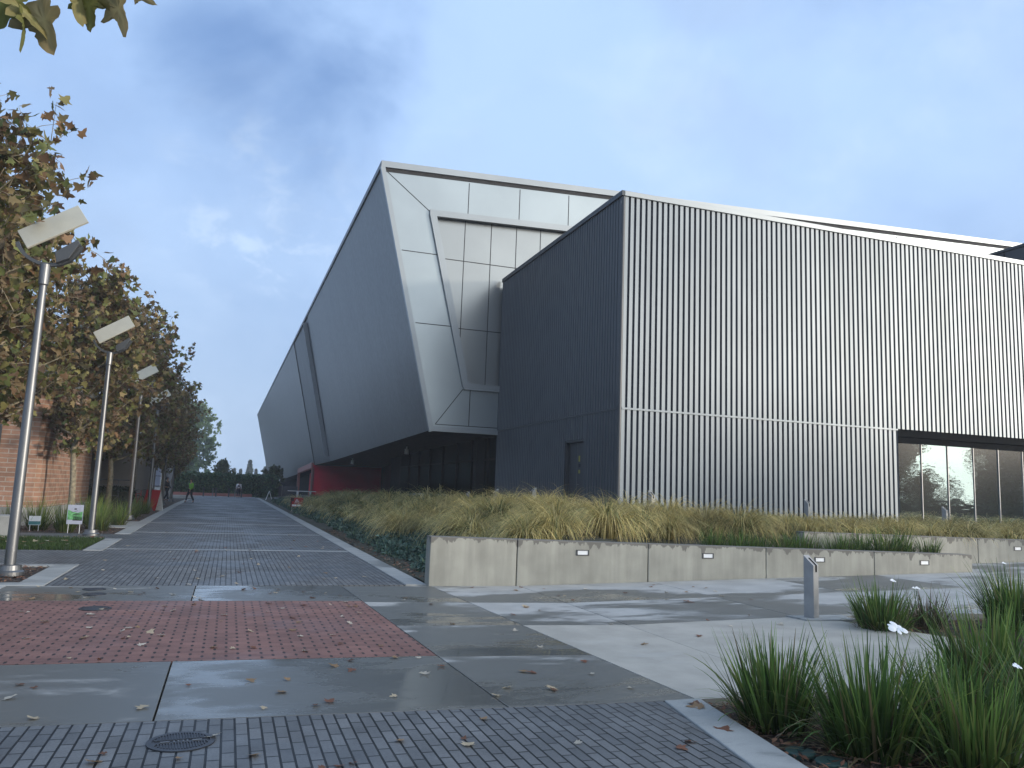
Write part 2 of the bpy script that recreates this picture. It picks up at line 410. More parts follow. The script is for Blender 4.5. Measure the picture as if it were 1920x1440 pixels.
def npmesh(name, V, F, cols, mat, parent=None, smooth=False, fcols=False):
    """V (n,3), F (m,k), cols (n,3) per vertex"""
    me = bpy.data.meshes.new(name); k = F.shape[1]
    me.vertices.add(len(V)); me.vertices.foreach_set('co', V.astype(np.float32).ravel())
    me.loops.add(F.size); me.loops.foreach_set('vertex_index', F.astype(np.int32).ravel())
    me.polygons.add(len(F)); me.polygons.foreach_set('loop_start', np.arange(0, F.size, k, dtype=np.int32))
    me.polygons.foreach_set('loop_total', np.full(len(F), k, dtype=np.int32))
    if smooth: me.polygons.foreach_set('use_smooth', np.ones(len(F), dtype=bool))
    me.update(calc_edges=True)
    at = me.color_attributes.new('Col', 'FLOAT_COLOR', 'POINT')
    c4 = np.ones((len(V), 4), np.float32); c4[:, :3] = cols; at.data.foreach_set('color', c4.ravel())
    me.materials.append(mat)
    o = bpy.data.objects.new(name, me); C.objects.link(o)
    if parent: o.parent = parent
    return o
rng = np.random.default_rng(11)
def randrot(n, tilt=None, r=None):
    r = r or rng
    q = r.normal(size=(n, 4)); q /= np.linalg.norm(q, axis=1)[:, None]
    a, b, c, d = q.T
    return np.stack([1 - 2 * (c * c + d * d), 2 * (b * c - a * d), 2 * (b * d + a * c), 2 * (b * c + a * d), 1 - 2 * (b * b + d * d), 2 * (c * d - a * b),
                     2 * (b * d - a * c), 2 * (c * d + a * b), 1 - 2 * (b * b + c * c)], 1).reshape(n, 3, 3)
def scatter(bv, bf, pos, rot, sc, col, jit=0.):
    K = len(pos); V = np.einsum('kij,nj->kni', rot, bv) * np.asarray(sc).reshape(K, 1, 1) + pos[:, None, :]
    F = (bf[None] + (np.arange(K) * len(bv))[:, None, None]).reshape(-1, bf.shape[1])
    cols = np.repeat(col, len(bv), 0)
    return V.reshape(-1, 3), F, cols
half = [(.10, -.02), (.42, .02), (.30, .20), (.64, .40), (.36, .46), (.22, .58), (.20, .80)]
outl = [(0, 0)] + half + [(0, 1.05)] + [(-x, y) for x, y in half[::-1]]
LEAF_V = np.array([(0, .38, .05)] + [(x, y, -.10 * abs(x) - .12 * max(0, y - .5)) for x, y in outl], float); LEAF_V[:, 1] -= .0
LEAF_F = np.array([(0, i, i % len(outl) + 1) for i in range(1, len(outl) + 1)])
QUAD_V = np.array([(0, 0, 0), (.5, .45, .06), (0, 1.1, 0), (-.5, .45, .06)], float); QUAD_F = np.array([(0, 1, 2, 3)])
def pal(cols, wts, n, var=.25, r=None):
    r = r or rng
    c = np.array(cols)[r.choice(len(cols), n, p=np.array(wts) / sum(wts))]
    return np.clip(c * (1 + r.normal(0, var, (n, 1))), .004, 1)
def blades(pos, az, L, W, lean, droop, segs, col, tipcol=None):
    K = len(pos); t = np.linspace(0, 1, segs + 1)
    ang = lean[:, None] + droop[:, None] * t[None]
    dr = np.sin(ang) * L[:, None] / segs; dz = np.cos(ang) * L[:, None] / segs
    rr = np.concatenate([np.zeros((K, 1)), np.cumsum(dr[:, :-1], 1)], 1); zz = np.concatenate([np.zeros((K, 1)), np.cumsum(dz[:, :-1], 1)], 1)
    d = np.stack([np.cos(az), np.sin(az), np.zeros(K)], 1); tw = az + np.pi / 2 + rng.normal(0, .5, K)
    wv = np.stack([np.cos(tw), np.sin(tw), np.zeros(K)], 1)
    ctr = pos[:, None, :] + d[:, None, :] * rr[..., None]; ctr[..., 2] += zz
    hw = (W[:, None] / 2 * (1 - t[None] ** 2 * .93))[..., None] * wv[:, None, :]
    V = np.stack([ctr - hw, ctr + hw], 2).reshape(-1, 3)
    base = (np.arange(K) * (segs + 1) * 2)[:, None, None] + (np.arange(segs) * 2)[None, :, None] + np.array([0, 1, 3, 2])[None, None]
    c = np.repeat(col[:, None, :], segs + 1, 1)
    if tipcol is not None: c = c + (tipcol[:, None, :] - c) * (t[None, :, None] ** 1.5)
    return V, base.reshape(-1, 4), np.repeat(c.reshape(-1, 3), 2, 0)
def merge(parts):
    V = []; F = []; Cc = []; k = 0
    for v, f, c in parts: V.append(v); F.append(f + k); Cc.append(c); k += len(v)
    return np.concatenate(V), np.concatenate(F), np.concatenate(Cc)
def sstep(a, b, x): t = np.clip((x - a) / (b - a), 0, 1); return t * t * (3 - 2 * t)
def vnoise(x, y, s, seed=0):
    x = np.asarray(x) * s; y = np.asarray(y) * s
    return (np.sin(x * 1.7 + seed) * np.cos(y * 1.3 - seed * 2) + np.sin(x * .6 - y * 1.1 + seed * 3) + np.sin((x + y) * 2.3 + seed) * .5) / 2.5

# ================================================================= GROUND AND PAVING
PZ = lambda x, y: .026 * max(0., x - 4.9)                 # the plaza climbs gently to the right
gb = MB().add([(-415, -325, -.30), (415, -325, -.30), (415, 325, -.30), (-415, 325, -.30)], [(0, 1, 2, 3)])
tag(gb.build('ground', M['earth']), kind='structure')
e0 = lambda x: 6.04 - .05 * x; e1 = lambda x: 7.95 - .045 * x; e2 = lambda x: 11.82 - .06 * x; e3 = lambda x: 13.52 - .017 * x
g1 = lambda x: 8.0 - .1 * min(x, 5); g2 = lambda x: 9.78 - .09 * min(x, 5); g3 = lambda x: 11.75 - .09 * min(x, 5)
cA = lambda y: 2.12 - .035 * (y - 5.94); cB = lambda y: 3.71 - .05 * (y - 5.83)
def xline(v): return (lambda y: v)
J = .006
slab = MB(); tones = []; rs = random.Random(3)
def quad(mb, xl, xr, yb, yt, z0=-.28, gap=J, tone=None, gr=.28):
    P = []
    for fx, fy, sx, sy in ((xl, yb, 1, 1), (xr, yb, -1, 1), (xr, yt, -1, -1), (xl, yt, 1, -1)):
        x = fx(8.); 
        for _ in range(4): y = fy(x); x = fx(y)
        P.append((x + sx * gap, y + sy * gap))
    mb.prism(P, z0, 0., zf=PZ)
    tn = rs.uniform(.0, .55) if tone is None else tone
    tones.extend([tn + gr, tn + gr, tn - gr, tn - gr] * 2)
xm9 = xline(-9.); xm3 = xline(-2.9); x0 = xline(-.35)
for a, b, tn in ((xm9, xm3, .4), (xm3, x0, .55), (x0, cA, .82)):
    quad(slab, a, b, e0, e1, tone=tn, gr=.0)
for a, b, tn in ((xm9, xm3, .1), (xm3, x0, .55), (x0, cA, .85)):
    quad(slab, a, b, e2, e3, tone=tn, gr=.05)
for lo, hi, tn in ((e0, g1, .55), (g1, g2, .65), (g2, g3, .6), (g3, xline(13.4), .5)):
    quad(slab, cA, cB, lo, hi, tone=tn)
x49 = xline(4.9); x75 = xline(7.5)
for a, b in ((cB, x49), (x49, x75), (x75, xline(10.1)), (xline(10.1), xline(12.7)), (xline(12.7), xline(15.3)), (xline(15.3), xline(20.)), (xline(20.), xline(26.)), (xline(26.), xline(40.))):
    top = xline(13.4) if b(0) < 16 else xline(15.0)
    quad(slab, a, b, g2, g3); quad(slab, a, b, g3, top)
dry = MB(); keep = tones; tones = []
quad(dry, cB, x49, xline(5.86), g2, tone=.0)
k0 = len(dry.f)
for P in ([(4.9, 5.86), (5.35, 5.86), (5.55, 5.2), (8.42, 7.05), (7.72, 9.15), (7.62, g2(7.5) - J), (4.9, g2(4.9) - J)],
          [(3.9, -2), (5.3, -2), (5.55, 5.2), (5.35, 5.85), (5.1, 5.85), (5.0, 3.), (4.6, -2)]):
    dry.prism(P, -.28, 0., zf=PZ)
P = [(10.9, 3.), (40., 3.), (40., g2(9) - J), (10.9, g2(9) - J)]; dry.prism(P, -.28, 0., zf=PZ)
P = [(7.75, 9.22), (10.9, 9.10), (10.9, g2(9) - J), (7.63, g2(9) - J)]; dry.prism(P, -.28, 0., zf=PZ)
tag(dry.build('dry_concrete_paving', M['slab_dry'], tone=[0.] * len(dry.f), bevel=.004), kind='structure')
tag(slab.build('concrete_paving', M['slab'], tone=keep, bevel=.004), kind='structure')
# grey clay pavers : foreground field, the long path with its cross strips, left aprons
pl = lambda y: -2.42 - .0125 * min(y - 14, 45) if y > 13 else -9.
def pr(y): return 2.93
gp = MB()
gp.prism([(-9, 1.), (2.55, 1.), (3.40, e0(3.5) - .004), (-9, e0(-9) - .004)], -.28, 0)
strips = [20.5, 26.95, 33.0, 38.9, 45.2, 51.5, 58, 65, 72]
edges = [13.53] + strips + [93]
for i in range(len(edges) - 1):
    a = edges[i] + (.13 if i else 0); b = edges[i + 1] - (.13 if i < len(edges) - 2 else 0)
    gp.prism([(pl(a), a), (pr(a), a), (pr(b), b), (pl(b), b)], -.28, 0)
gp.prism([(-16, 16.75), (pl(17) - .004, 16.75), (pl(19.9) - .004, 19.9), (-16, 19.9)], -.28, 0)
gp.prism([(-16, 23.75), (pl(24) - .004, 23.75), (pl(26) - .004, 25.75), (-16, 25.75)], -.28, 0)
tag(gp.build('grey_paver_path', M['gray_paver']), kind='structure')
rp = MB().prism([(-9, e1(-9) + J), (cA(8) - J, e1(2) + J), (cA(11.7) - J, e2(2) - J), (-9, e2(-9) - J)], -.28, 0)
tag(rp.build('red_paver_band', M['red_paver']), kind='structure')
st = MB()
for y in strips: st.prism([(pl(y), y - .125), (pr(y), y - .125), (pr(y), y + .125), (pl(y), y + .125)], -.28, .002)
st.prism([(-9, 93.005), (2.9, 93.005), (2.9, 95.5), (-9, 95.5)], -.28, .003)
tag(st.build('path_cross_strips', M['kerb'], tone=[.3] * len(st.f)), kind='structure')
kb = MB()
for a, b in [(13.54, 20.5), (20.51, 27), (27.01, 34), (34.01, 41), (41.01, 48), (48.01, 58), (58.01, 70), (70.01, 93)]:
    kb.prism([(2.936, a), (3.30, a), (3.30, b), (2.936, b)], -.28, .012)
for a, b in ((13.9, 16.74), (19.91, 23.74), (25.76, 29.), (29.01, 35.), (35.01, 45.), (45.01, 60), (60.01, 75)):
    kb.prism([(pl(a) - .40, a), (pl(a) - .005, a), (pl(b) - .005, b), (pl(b) - .40, b)], -.28, .012)
kb.prism([(-9, 13.53), (pl(14) - .005, 13.53), (pl(14) - .005, 13.89), (-9, 13.89)], -.28, .010)
kb.prism([(pl(17) - 4.6, 16.40), (pl(17) - .405, 16.40), (pl(17) - .405, 16.74), (pl(17) - 4.6, 16.74)], -.28, .010)
kb.prism([(-4.3, 29.2), (pl(30) - .405, 29.2), (pl(33) - .405, 33.4), (-4.3, 33.4)], -.28, .008)
kb.prism([(3.41, e0(3.5) - .01), (3.74, e0(3.5) + .0), (2.95, 1.), (2.56, 1.)], -.28, .010)
kb.prism([(9.35, 9.08), (9.2, 8.86), (10.9, 8.55), (10.9, 9.08)], -.28, .17)
tag(kb.build('kerb', M['kerb'], tone=[rs.uniform(0, .6) for _ in kb.f], bevel=.01), kind='structure')

# planting beds
def grid(name, xs, ys, zf, mat, mask=None):
    X, Y = np.meshgrid(xs, ys); Z = zf(X, Y); V = np.stack([X, Y, Z], -1).reshape(-1, 3)
    nx = len(xs); F = []
    for j in range(len(ys) - 1):
        for i in range(nx - 1):
            if mask is None or mask((xs[i] + xs[i + 1]) / 2, (ys[j] + ys[j + 1]) / 2): F.append((j * nx + i, j * nx + i + 1, (j + 1) * nx + i + 1, (j + 1) * nx + i))
    return npmesh(name, V, np.array(F), np.full((len(V), 3), .05), mat, smooth=True)
def inpoly(P, x, y):
    r = np.zeros(np.shape(x), bool); n = len(P)
    for i in range(n):
        (x1, y1), (x2, y2) = P[i], P[(i + 1) % n]
        if y1 == y2: continue
        c = ((y1 > y) != (y2 > y)) & (x < (x2 - x1) * (y - y1) / (y2 - y1) + x1); r ^= c
    return r
BED1 = [(2.97, 1.), (3.74, 5.84), (5.3, 5.84), (4.99, 3.), (4.6, 1.)]
BED2 = [(7.75, 9.2), (10.9, 9.07), (10.9, 7.), (8.42, 7.03)]
BED3 = [(5.56, 5.2), (8.4, 7.0), (10.9, 6.95), (10.9, 1.), (5.4, 1.)]
bm_ = MB()
for P in (BED1, BED2, BED3): bm_.prism(P, -.29, -.055, zf=PZ)
bm_.prism([(-8.5, 13.9), (pl(14) - .41, 13.9), (pl(16) - .41, 16.39), (-8.5, 16.39)], -.29, -.015)
bm_.prism([(-8.5, 25.76), (pl(26) - .41, 25.76), (pl(29) - .41, 29.19), (-4.31, 29.19), (-4.31, 33.41), (-8.5, 33.41)], -.29, -.015)
bm_.prism([(-8.5, 33.42), (pl(34) - .41, 33.42), (pl(60) - .41, 75), (-8.5, 75)], -.29, -.015)
tag(bm_.build('planting_soil', M['soil']), kind='structure')
lw = MB().prism([(-16, 19.91), (pl(20) - .41, 19.91), (pl(23) - .41, 23.74), (-16, 23.74)], -.29, -.01)
tag(lw.build('lawn_ground', M['soil_green']), kind='structure')
def hmound(x, y):
    H = .92 - .55 * sstep(28, 75, y)
    side = sstep(3.2, 7.6, x) * H
    return np.maximum(side, 0) + .03 * vnoise(x, y, 1.3)
def h_front(x, y):
    return np.where(y < 13.7, .0, .60 + .33 * sstep(14.0, 18.5, y))
def bed_z(x, y):
    z = hmound(x, y)
    f = sstep(6.0, 8.5, x)
    return z * (1 - f) + np.minimum(.93 - .5 * sstep(30, 75, y), h_front(x, y)) * f + .02 * vnoise(x, y, 2., 1)
mb1 = grid('planting_mound', np.linspace(3.31, 12.1, 45), np.concatenate([np.linspace(13.71, 19.5, 24), np.linspace(19.9, 95, 90)]), bed_z, M['soil_green'],
           mask=lambda x, y: y < 19.5 or x < 8.6)
tag(mb1, kind='structure')
mb2 = MB().add([(12.1, 13.7, .5), (15.3, 13.7, .5), (15.3, 15., .58), (12.1, 15., .58)], [(0, 1, 2, 3)]).add([(12.1, 15.29, .78), (40, 15.29, .78), (40, 19.5, .93), (12.1, 19.5, .93)], [(0, 1, 2, 3)])
tag(mb2.build('terrace_planting_soil', M['soil_green']), kind='structure')
tz = lambda y: .93 - .0075 * max(0, y - 22)
tr_ = MB().box(8.6, 19.5, -.2, 45, 22.9, .93)
tr_.add([(8.6, 22.9, .93), (45, 22.9, .93), (45, 34, tz(34)), (8.6, 34, tz(34)), (7.7, 34, tz(34)), (7.7, 110, tz(110)), (9.2, 110, tz(110)), (9.2, 34, tz(34))], [(0, 1, 2, 3), (4, 7, 6, 5)])
tag(MB().add([(9.2, 34.2, tz(34) + .01), (45, 34.2, tz(34) + .01), (45, 175, tz(110) + .01), (9.2, 175, tz(110) + .01)], [(0, 1, 2, 3)]).build('undercroft_floor', M['soffit']), kind='structure')  # floor coloured near black for the undercroft's shade, cuts bounced light
tag(tr_.build('terrace', M['kerb'], tone=[.1] * len(tr_.f)), kind='structure')

# ================================================================= RETAINING WALLS
def uvwall(o, top0, top1, x0_, x1_):
    me = o.data; uv = me.uv_layers.new(name='UVMap')
    for lp in me.loops:
        v = me.vertices[lp.vertex_index].co; t = (v.x - x0_) / (x1_ - x0_)
        uv.data[lp.index].uv = (v.x + v.y, (top0 + (top1 - top0) * t) - v.z)
def retaining(name, label, xs, y0, y1, top0, top1, lights):
    root = thing(name, label, 'retaining wall', (xs[0], y0, 0))
    off = Vector((-xs[0], -y0, 0)); xa, xb = xs[0], xs[-1]
    zt = lambda x: top0 + (top1 - top0) * (x - xa) / (xb - xa)
    for i in range(len(xs) - 1):
        a = xs[i] + (.008 if i else 0); b = xs[i + 1] - (.008 if i < len(xs) - 2 else 0)
        q = MB(); q.extr([(a, y0, -.25), (b, y0, -.25), (b, y0, zt(b)), (a, y0, zt(a))], (0, y1 - y0, 0))
        o = q.build('wall_panel', M['wall'], root, bevel=.012); uvwall(o, top0, top1, xa, xb); o.location = off
        bv = o.modifiers
    q = MB().box(xa + .05, y0 + .05, -.25, xb - .05, y1 - .04, min(top0, top1) - .03); o = q.build('joint_backing', M['dark_joint'], root); o.location = off
    for x, z in lights:
        l = MB()
        for (a, b, c, d) in ((-.125, -.05, .125, -.035), (-.125, .035, .125, .05), (-.125, -.035, -.1, .035), (.1, -.035, .125, .035)):
            l.box(x + a, y0 - .014, z + b, x + c, y0 - .001, z + d)
        f = l.build('step_light', M['lamp_dark'], root); f.location = off
        n = MB().box(x - .1, y0 - .008, z - .035, x + .1, y0 - .002, z + .035).build('lens', M['lens'], f)
    return root
retaining('retaining_wall', 'low pale concrete wall in front of the tan grasses, running to the paved path', [3.29, 4.85, 7.43, 10.03, 12.69, 15.36], 13.4, 13.7, .82, .64,
          [(6.1, .58), (8.71, .55), (11.31, .50), (14.02, .46)])
retaining('retaining_wall', 'set-back concrete wall behind at far right under the tan grass by the windows', [12.25, 14.8, 17.4, 20., 22.6, 25.2, 30.], 15.0, 15.28, .98, .80,
          [(18.71, .69), (23.9, .66)])

# ================================================================= CORRUGATED BLOCK
BX, BY, BB, BT, JZ = 11.10, 22.0, .60, 11.22, 4.30
blk = thing('corrugated_building', 'boxy dark and silver corrugated metal building on the right of the taller grey hall', 'building', (BX, BY, 0))
BO = Vector((-BX, -BY, 0))
def part(mb, name, mat, par, off=None, **k):
    o = mb.build(name, mat, par, **k)
    if off is not None: o.location = off
    return o
def corr(mb, start, axis, length, z0, z1, outd, per=.20, dep=.085):
    # raised flats face outd; profile walks along axis
    prof = [(0, 0), (.116, 0), (.124, -dep), (.188, -dep), (.20, 0)]
    pts = []; n = int(length / per)
    for i in range(n):
        pts += [(i * per + a, d) for a, d in prof[:-1]]
    pts += [(n * per, 0), (length, 0)]
    A = Vector(axis); O = Vector(outd); S = Vector(start)
    vs = []
    for a, d in pts:
        p = S + A * a + O * d; vs += [(p.x, p.y, z0), (p.x, p.y, z1)]
    flip = A.cross(Vector((0, 0, 1))).dot(O) < 0
    fs = [(2 * i, 2 * i + 2, 2 * i + 3, 2 * i + 1) for i in range(len(pts) - 1)]
    if flip: fs = [f[::-1] for f in fs]
    for i, f in enumerate(fs):
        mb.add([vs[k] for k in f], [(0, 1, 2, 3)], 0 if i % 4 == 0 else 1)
XE = 40.
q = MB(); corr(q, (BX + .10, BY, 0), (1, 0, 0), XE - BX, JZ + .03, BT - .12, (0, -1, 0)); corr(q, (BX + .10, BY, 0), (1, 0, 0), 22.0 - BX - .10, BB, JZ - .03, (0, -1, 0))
part(q, 'front_cladding', [M['corr'], M['corr_gap_shade']], blk, BO)
q = MB(); corr(q, (BX, BY + .10, 0), (0, 1, 0), 11.8, JZ + .02, BT - .12, (-1, 0, 0), .2, .032)
corr(q, (BX, BY + .10, 0), (0, 1, 0), 2.40, BB, JZ - .02, (-1, 0, 0), .2, .032); corr(q, (BX, BY + 4.10, 0), (0, 1, 0), 7.8, BB, JZ - .02, (-1, 0, 0), .2, .032); corr(q, (BX, BY + 2.5, 0), (0, 1, 0), 1.6, 3.48, JZ - .02, (-1, 0, 0), .2, .032)
part(q, 'side_cladding', [M['corr_dark'], M['corr_dark']], blk, BO)
q = MB().box(BX + .09, BY + .10, BB, XE, BY + .3, BT - .15, 0).box(BX + .09, BY + .31, BT - .5, XE, BY + 12, BT - .25).box(BX + .09, BY + 4.1, BB, BX + .3, BY + 11.9, BT - .15).box(BX + .09, BY + .31, BB, BX + .3, BY + 2.5, BT - .15).box(BX + .09, BY + 2.5, 3.48, BX + .3, BY + 4.1, BT - .15)
q = MB().box(BX + .12, BY + .12, JZ, XE, BY + .3, BT - .15, 0).box(BX + .12, BY + .12, BB, 21.97, BY + .3, JZ).box(BX + .09, BY + .31, BT - .5, XE, BY + 11.85, BT - .25).box(BX + .12, BY + 4.1, BB, BX + .3, BY + 11.85, BT - .55).box(BX + .12, BY + .31, BB, BX + .3, BY + 2.5, BT - .55).box(BX + .12, BY + 2.51, 3.48, BX + .3, BY + 4.09, BT - .55)
part(q, 'wall_core', M['black'], blk, BO)
q = MB().box(BX + .06, BY - .05, BT - .12, XE, BY + .12, BT + .05); part(q, 'coping', M['trim'], blk, BO, bevel=.01)
q = MB().box(BX - .05, BY - .05, BT - .12, BX + .055, BY + 11.88, BT + .05); part(q, 'coping', M['dark_metal'], blk, BO, bevel=.01)
q = MB().box(BX + .1, BY - .018, JZ - .032, 22.0, BY + .06, JZ + .032); part(q, 'joint_flashing', M['corr'], blk, BO, bevel=.006)
q = MB().box(BX - .018, BY + .1, JZ - .03, BX + .06, BY + 11.88, JZ + .03); part(q, 'joint_flashing', M['dark_metal'], blk, BO)
q = MB().box(BX - .01, BY - .012, BB, BX + .10, BY + .099, JZ - .02).box(BX - .01, BY - .012, JZ + .02, BX + .10, BY + .099, BT - .12)
q = MB().tube([(BX + .05, BY + .045, BB), (BX + .05, BY + .045, BT - .12)], .066, 14); part(q, 'corner_trim', M['lamp_dark'], blk, BO)
# door in the dark side
dr_ = MB().box(BX + .14, BY + 2.58, BB, BX + .18, BY + 4.02, 3.40); door = part(dr_, 'door', M['dark_metal'], blk, BO)
q = MB().box(BX + .02, BY + 2.505, BB, BX + .17, BY + 2.57, 3.475).box(BX + .02, BY + 4.03, BB, BX + .17, BY + 4.095, 3.475).box(BX + .02, BY + 2.575, 3.41, BX + .17, BY + 4.025, 3.475)
part(q, 'door_frame', M['lamp_dark'], blk, BO)
MB().box(BX + .125, BY + 3.28, BB, BX + .139, BY + 3.31, 3.40).box(BX + .125, BY + 3.96, BB, BX + .139, BY + 3.985, 3.40).build('astragal', M['steel'], door)
MB().box(BX + .10, BY + 3.16, 1.95, BX + .139, BY + 3.24, 1.98).box(BX + .09, BY + 3.05, 1.955, BX + .105, BY + 3.24, 1.975).build('handle', M['steel'], door)
MB().box(BX + .134, BY + 3.08, 2.74, BX + .139, BY + 3.2, 2.94).build('notice', M['yellow'], door); MB().box(BX + .134, BY + 3.06, 2.34, BX + .139, BY + 3.2, 2.46).build('notice', M['yellow'], door)
MB().box(BX + .134, BY + 3.04, 2.55, BX + .139, BY + 3.18, 2.66).build('notice', M['poster_black'], door)
# window strip
q = MB().box(22.0, BY + .02, JZ - .42, XE, BY + .42, JZ - .03).box(22.0, BY + .02, JZ - .22, XE, BY + .34, JZ - .20); q = MB().box(22.0, BY + .10, JZ - .22, XE, BY + .42, JZ - .0).box(22.0, BY + .22, JZ - .42, XE, BY + .42, JZ - .225)
part(q, 'window_header', M['black'], blk, BO)
q = MB().box(21.985, BY + .02, BB, 22.0, BY + .5, JZ - .03); part(q, 'window_jamb', M['trim'], blk, BO)
mull = [22.0, 23.35, 24.58, 25.82, 27.05, 28.28, 29.52, 30.75, 32., 33.2, 34.4]
for i in range(len(mull) - 1):
    ang = rnd.uniform(-.006, .006)
    q = MB().add([(mull[i] + .03, BY + .32 + ang, BB), (mull[i + 1] - .03, BY + .32 - ang, BB), (mull[i + 1] - .03, BY + .32 - ang, JZ - .42), (mull[i] + .03, BY + .32 + ang, JZ - .42)], [(0, 1, 2, 3)])
    part(q, 'window_pane', M['glass'], blk, BO)
    q = MB().box(mull[i + 1] - .016, BY + .29, BB, mull[i + 1] + .016, BY + .36, JZ - .425); part(q, 'mullion', M['bollard'], blk, BO)
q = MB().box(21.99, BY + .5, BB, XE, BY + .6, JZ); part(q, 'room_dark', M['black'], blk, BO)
# roof plant enclosure
EZ = 13.85
q = MB().box(34.0, BY + .3, BT - .25, 39.6, BY + 11.5, EZ); pe = part(q, 'roof_enclosure', M['dark_metal'], blk, BO)
q = MB().box(33.93, BY + .25, EZ + .003, 39.65, BY + 11.55, EZ + .12); q.build('enclosure_coping', M['lamp_dark'], pe)
MB().box(33.985, BY + 5.2, BT - .25, 33.998, BY + 5.26, EZ - .01).build('panel_joint', M['black'], pe)

# ================================================================= THE HALL
FY = 33.9
hall = thing('arena_hall', 'large grey metal hall with an outward leaning long side and silver end wall', 'building', (8, FY, 0))
HO = Vector((-8, -FY, 0))
topz = lambda x: 15.64 + .043 * (x - 5.29)
TL = (5.29, 15.64); BL = (8.09, 4.17)
# silver end wall (front): ring band round the recessed field
q = MB()
P_out = [TL, BL, (11.06, 4.17)]
q.extr([(5.29, FY, 15.64), (8.09, FY, 4.17), (9.57, FY, 6.2), (7.68, FY, 13.82)], (0, .25, 0))
q.extr([(8.09, FY, 4.17), (11.35, FY, 4.17), (11.35, FY, 6.2), (9.57, FY, 6.2)], (0, .25, 0))
q.extr([(5.29, FY, 15.64), (7.68, FY, 13.82), (45, FY, 15.2), (45, FY, topz(45))], (0, .25, 0))
part(q, 'end_wall_band', M['silver'], hall, HO)
q = MB().add([(7.68, FY + .22, 13.82), (9.57, FY + .22, 6.2), (45, FY + .22, 6.2), (45, FY + .22, 15.2)], [(0, 1, 2, 3)])
part(q, 'end_wall_field', M['silver_in'], hall, HO)
fr = MB()
fr.bar((7.66, FY - .02, 13.84), (9.55, FY - .02, 6.17), .30, .24, 0, (0, 1, 0))
fr.bar((7.52, FY - .025, 13.86), (45, FY - .025, 15.24), .28, .22, 0, (0, 1, 0))
fr.bar((9.44, FY - .025, 6.17), (11.3, FY - .025, 6.17), .28, .22, 0, (0, 1, 0))
part(fr, 'field_frame', M['trim'], hall, HO)
jt = MB()
def seam(a, b, y=FY - .004, wd=.032): jt.bar((a[0], y, a[1]), (b[0], y, b[1]), .012, wd, 0, (0, 1, 0)) if False else jt.bar((a[0], y, a[1]), (b[0], y, b[1]), wd, .012, 0, (0, 1, 0))
for x in (9.30, 11.77, 14.25, 16.72, 19.2, 21.7, 24.2, 26.7, 29.2, 31.7, 34.2, 36.7): seam((x, topz(x) - .25), (x, 13.92 + .037 * (x - 7.5) + .1))
seam((6.36, 12.0), (7.98, 12.0)); seam((7.15, 8.82), (8.76, 8.82)); seam((5.50, 15.48), (7.52, 13.95)); seam((9.46, 6.08), (8.27, 4.44)); seam((9.78, 6.05), (9.78, 4.42)); seam((8.27, 4.43), (11.3, 4.43), wd=.03)
for x, z in ((9.26, 7.4), (10.52, 6.3), (11.75, 6.3), (12.95, 6.3), (14.2, 6.3), (15.45, 6.3), (16.7, 6.3)): seam((x, z), (x, 13.75 + .037 * (x - 7.5)), FY + .215)
seam((8.22, 11.93), (30, 11.93), FY + .212); seam((8.98, 8.81), (30, 8.81), FY + .212)
part(jt, 'panel_joints', M['dark_joint'], hall, HO)
cp_ = MB()
cp_.extr([(5.23, FY - .10, 15.62), (45, FY - .10, topz(45) - .02), (45, FY - .10, topz(45) + .26), (5.23, FY - .10, 15.90)], (0, .34, 0))
part(cp_, 'roof_coping', M['trim'], hall, HO)
sh = MB().extr([(5.45, FY - .012, 15.45), (45, FY - .012, topz(45) - .19), (45, FY - .012, topz(45) - .022), (5.42, FY - .012, 15.62)], (0, .010, 0)); part(sh, 'coping_shadow_gap', M['dark_joint'], hall, HO)
ed = MB().bar((5.30, FY - .03, 15.62), (8.10, FY - .03, 4.10), .20, .20, 0, (0, 1, 0)); ed.bar((8.02, FY - .035, 4.22), (11.30, FY - .035, 4.22), .20, .20, 0, (0, 1, 0))
part(ed, 'corner_trim', M['trim'], hall, HO)
# long leaning side
def sp(Y, t, inset=0.):
    """point on the leaning long side: Y along, t 0 top .. 1 bottom"""
    tx = 5.29 - .005 * max(0, Y - 34); bx = 8.09
    zb = np.interp(Y, [33.9, 69, 84, 103, 176], [4.17, 3.70, 3.62, 2.95, 1.46])
    x = tx + (bx - tx) * t; z = 15.64 - (15.64 - .0 - zb) * t
    n = Vector((-.97, 0, -.24)); return Vector((x, Y, z)) - n * inset
def side(Ya_t, Ya_b, Yb_t, Yb_b, inset, name, mat='perf'):
    q = MB(); rows = 8; cols = 14
    vs = []
    for r in range(rows + 1):
        t = r / rows; a = Ya_t + (Ya_b - Ya_t) * t; b = Yb_t + (Yb_b - Yb_t) * t
        for c in range(cols + 1): vs.append(sp(a + (b - a) * c / cols, t, inset))
    w_ = cols + 1
    q.add(vs, [(r * w_ + c, r * w_ + c + 1, (r + 1) * w_ + c + 1, (r + 1) * w_ + c) for r in range(rows) for c in range(cols)])
    # returns at both ends, inwards
    for c in (0, cols):
        e = [vs[r * w_ + c] for r in range(rows + 1)]; n = Vector((.97, 0, .24)) * .7
        q.add(e + [p + n for p in e], [(i, i + 1, rows + 2 + i, rows + 1 + i) for i in range(rows)])
    return part(q, name, M[mat], hall, HO)
side(33.95, 33.95, 67.9, 70.2, 0., 'side_skin'); side(68.1, 70.4, 82.2, 84.0, .06, 'side_recess', 'perf_dark'); side(82.1, 83.9, 176, 176, -.01, 'side_skin')
fn = MB().bar(sp(69.6, .02, -.02), sp(71.4, .96, -.02), .55, .16, 0, (0, 1, 0)); part(fn, 'side_fin', M['fin'], hall, HO)
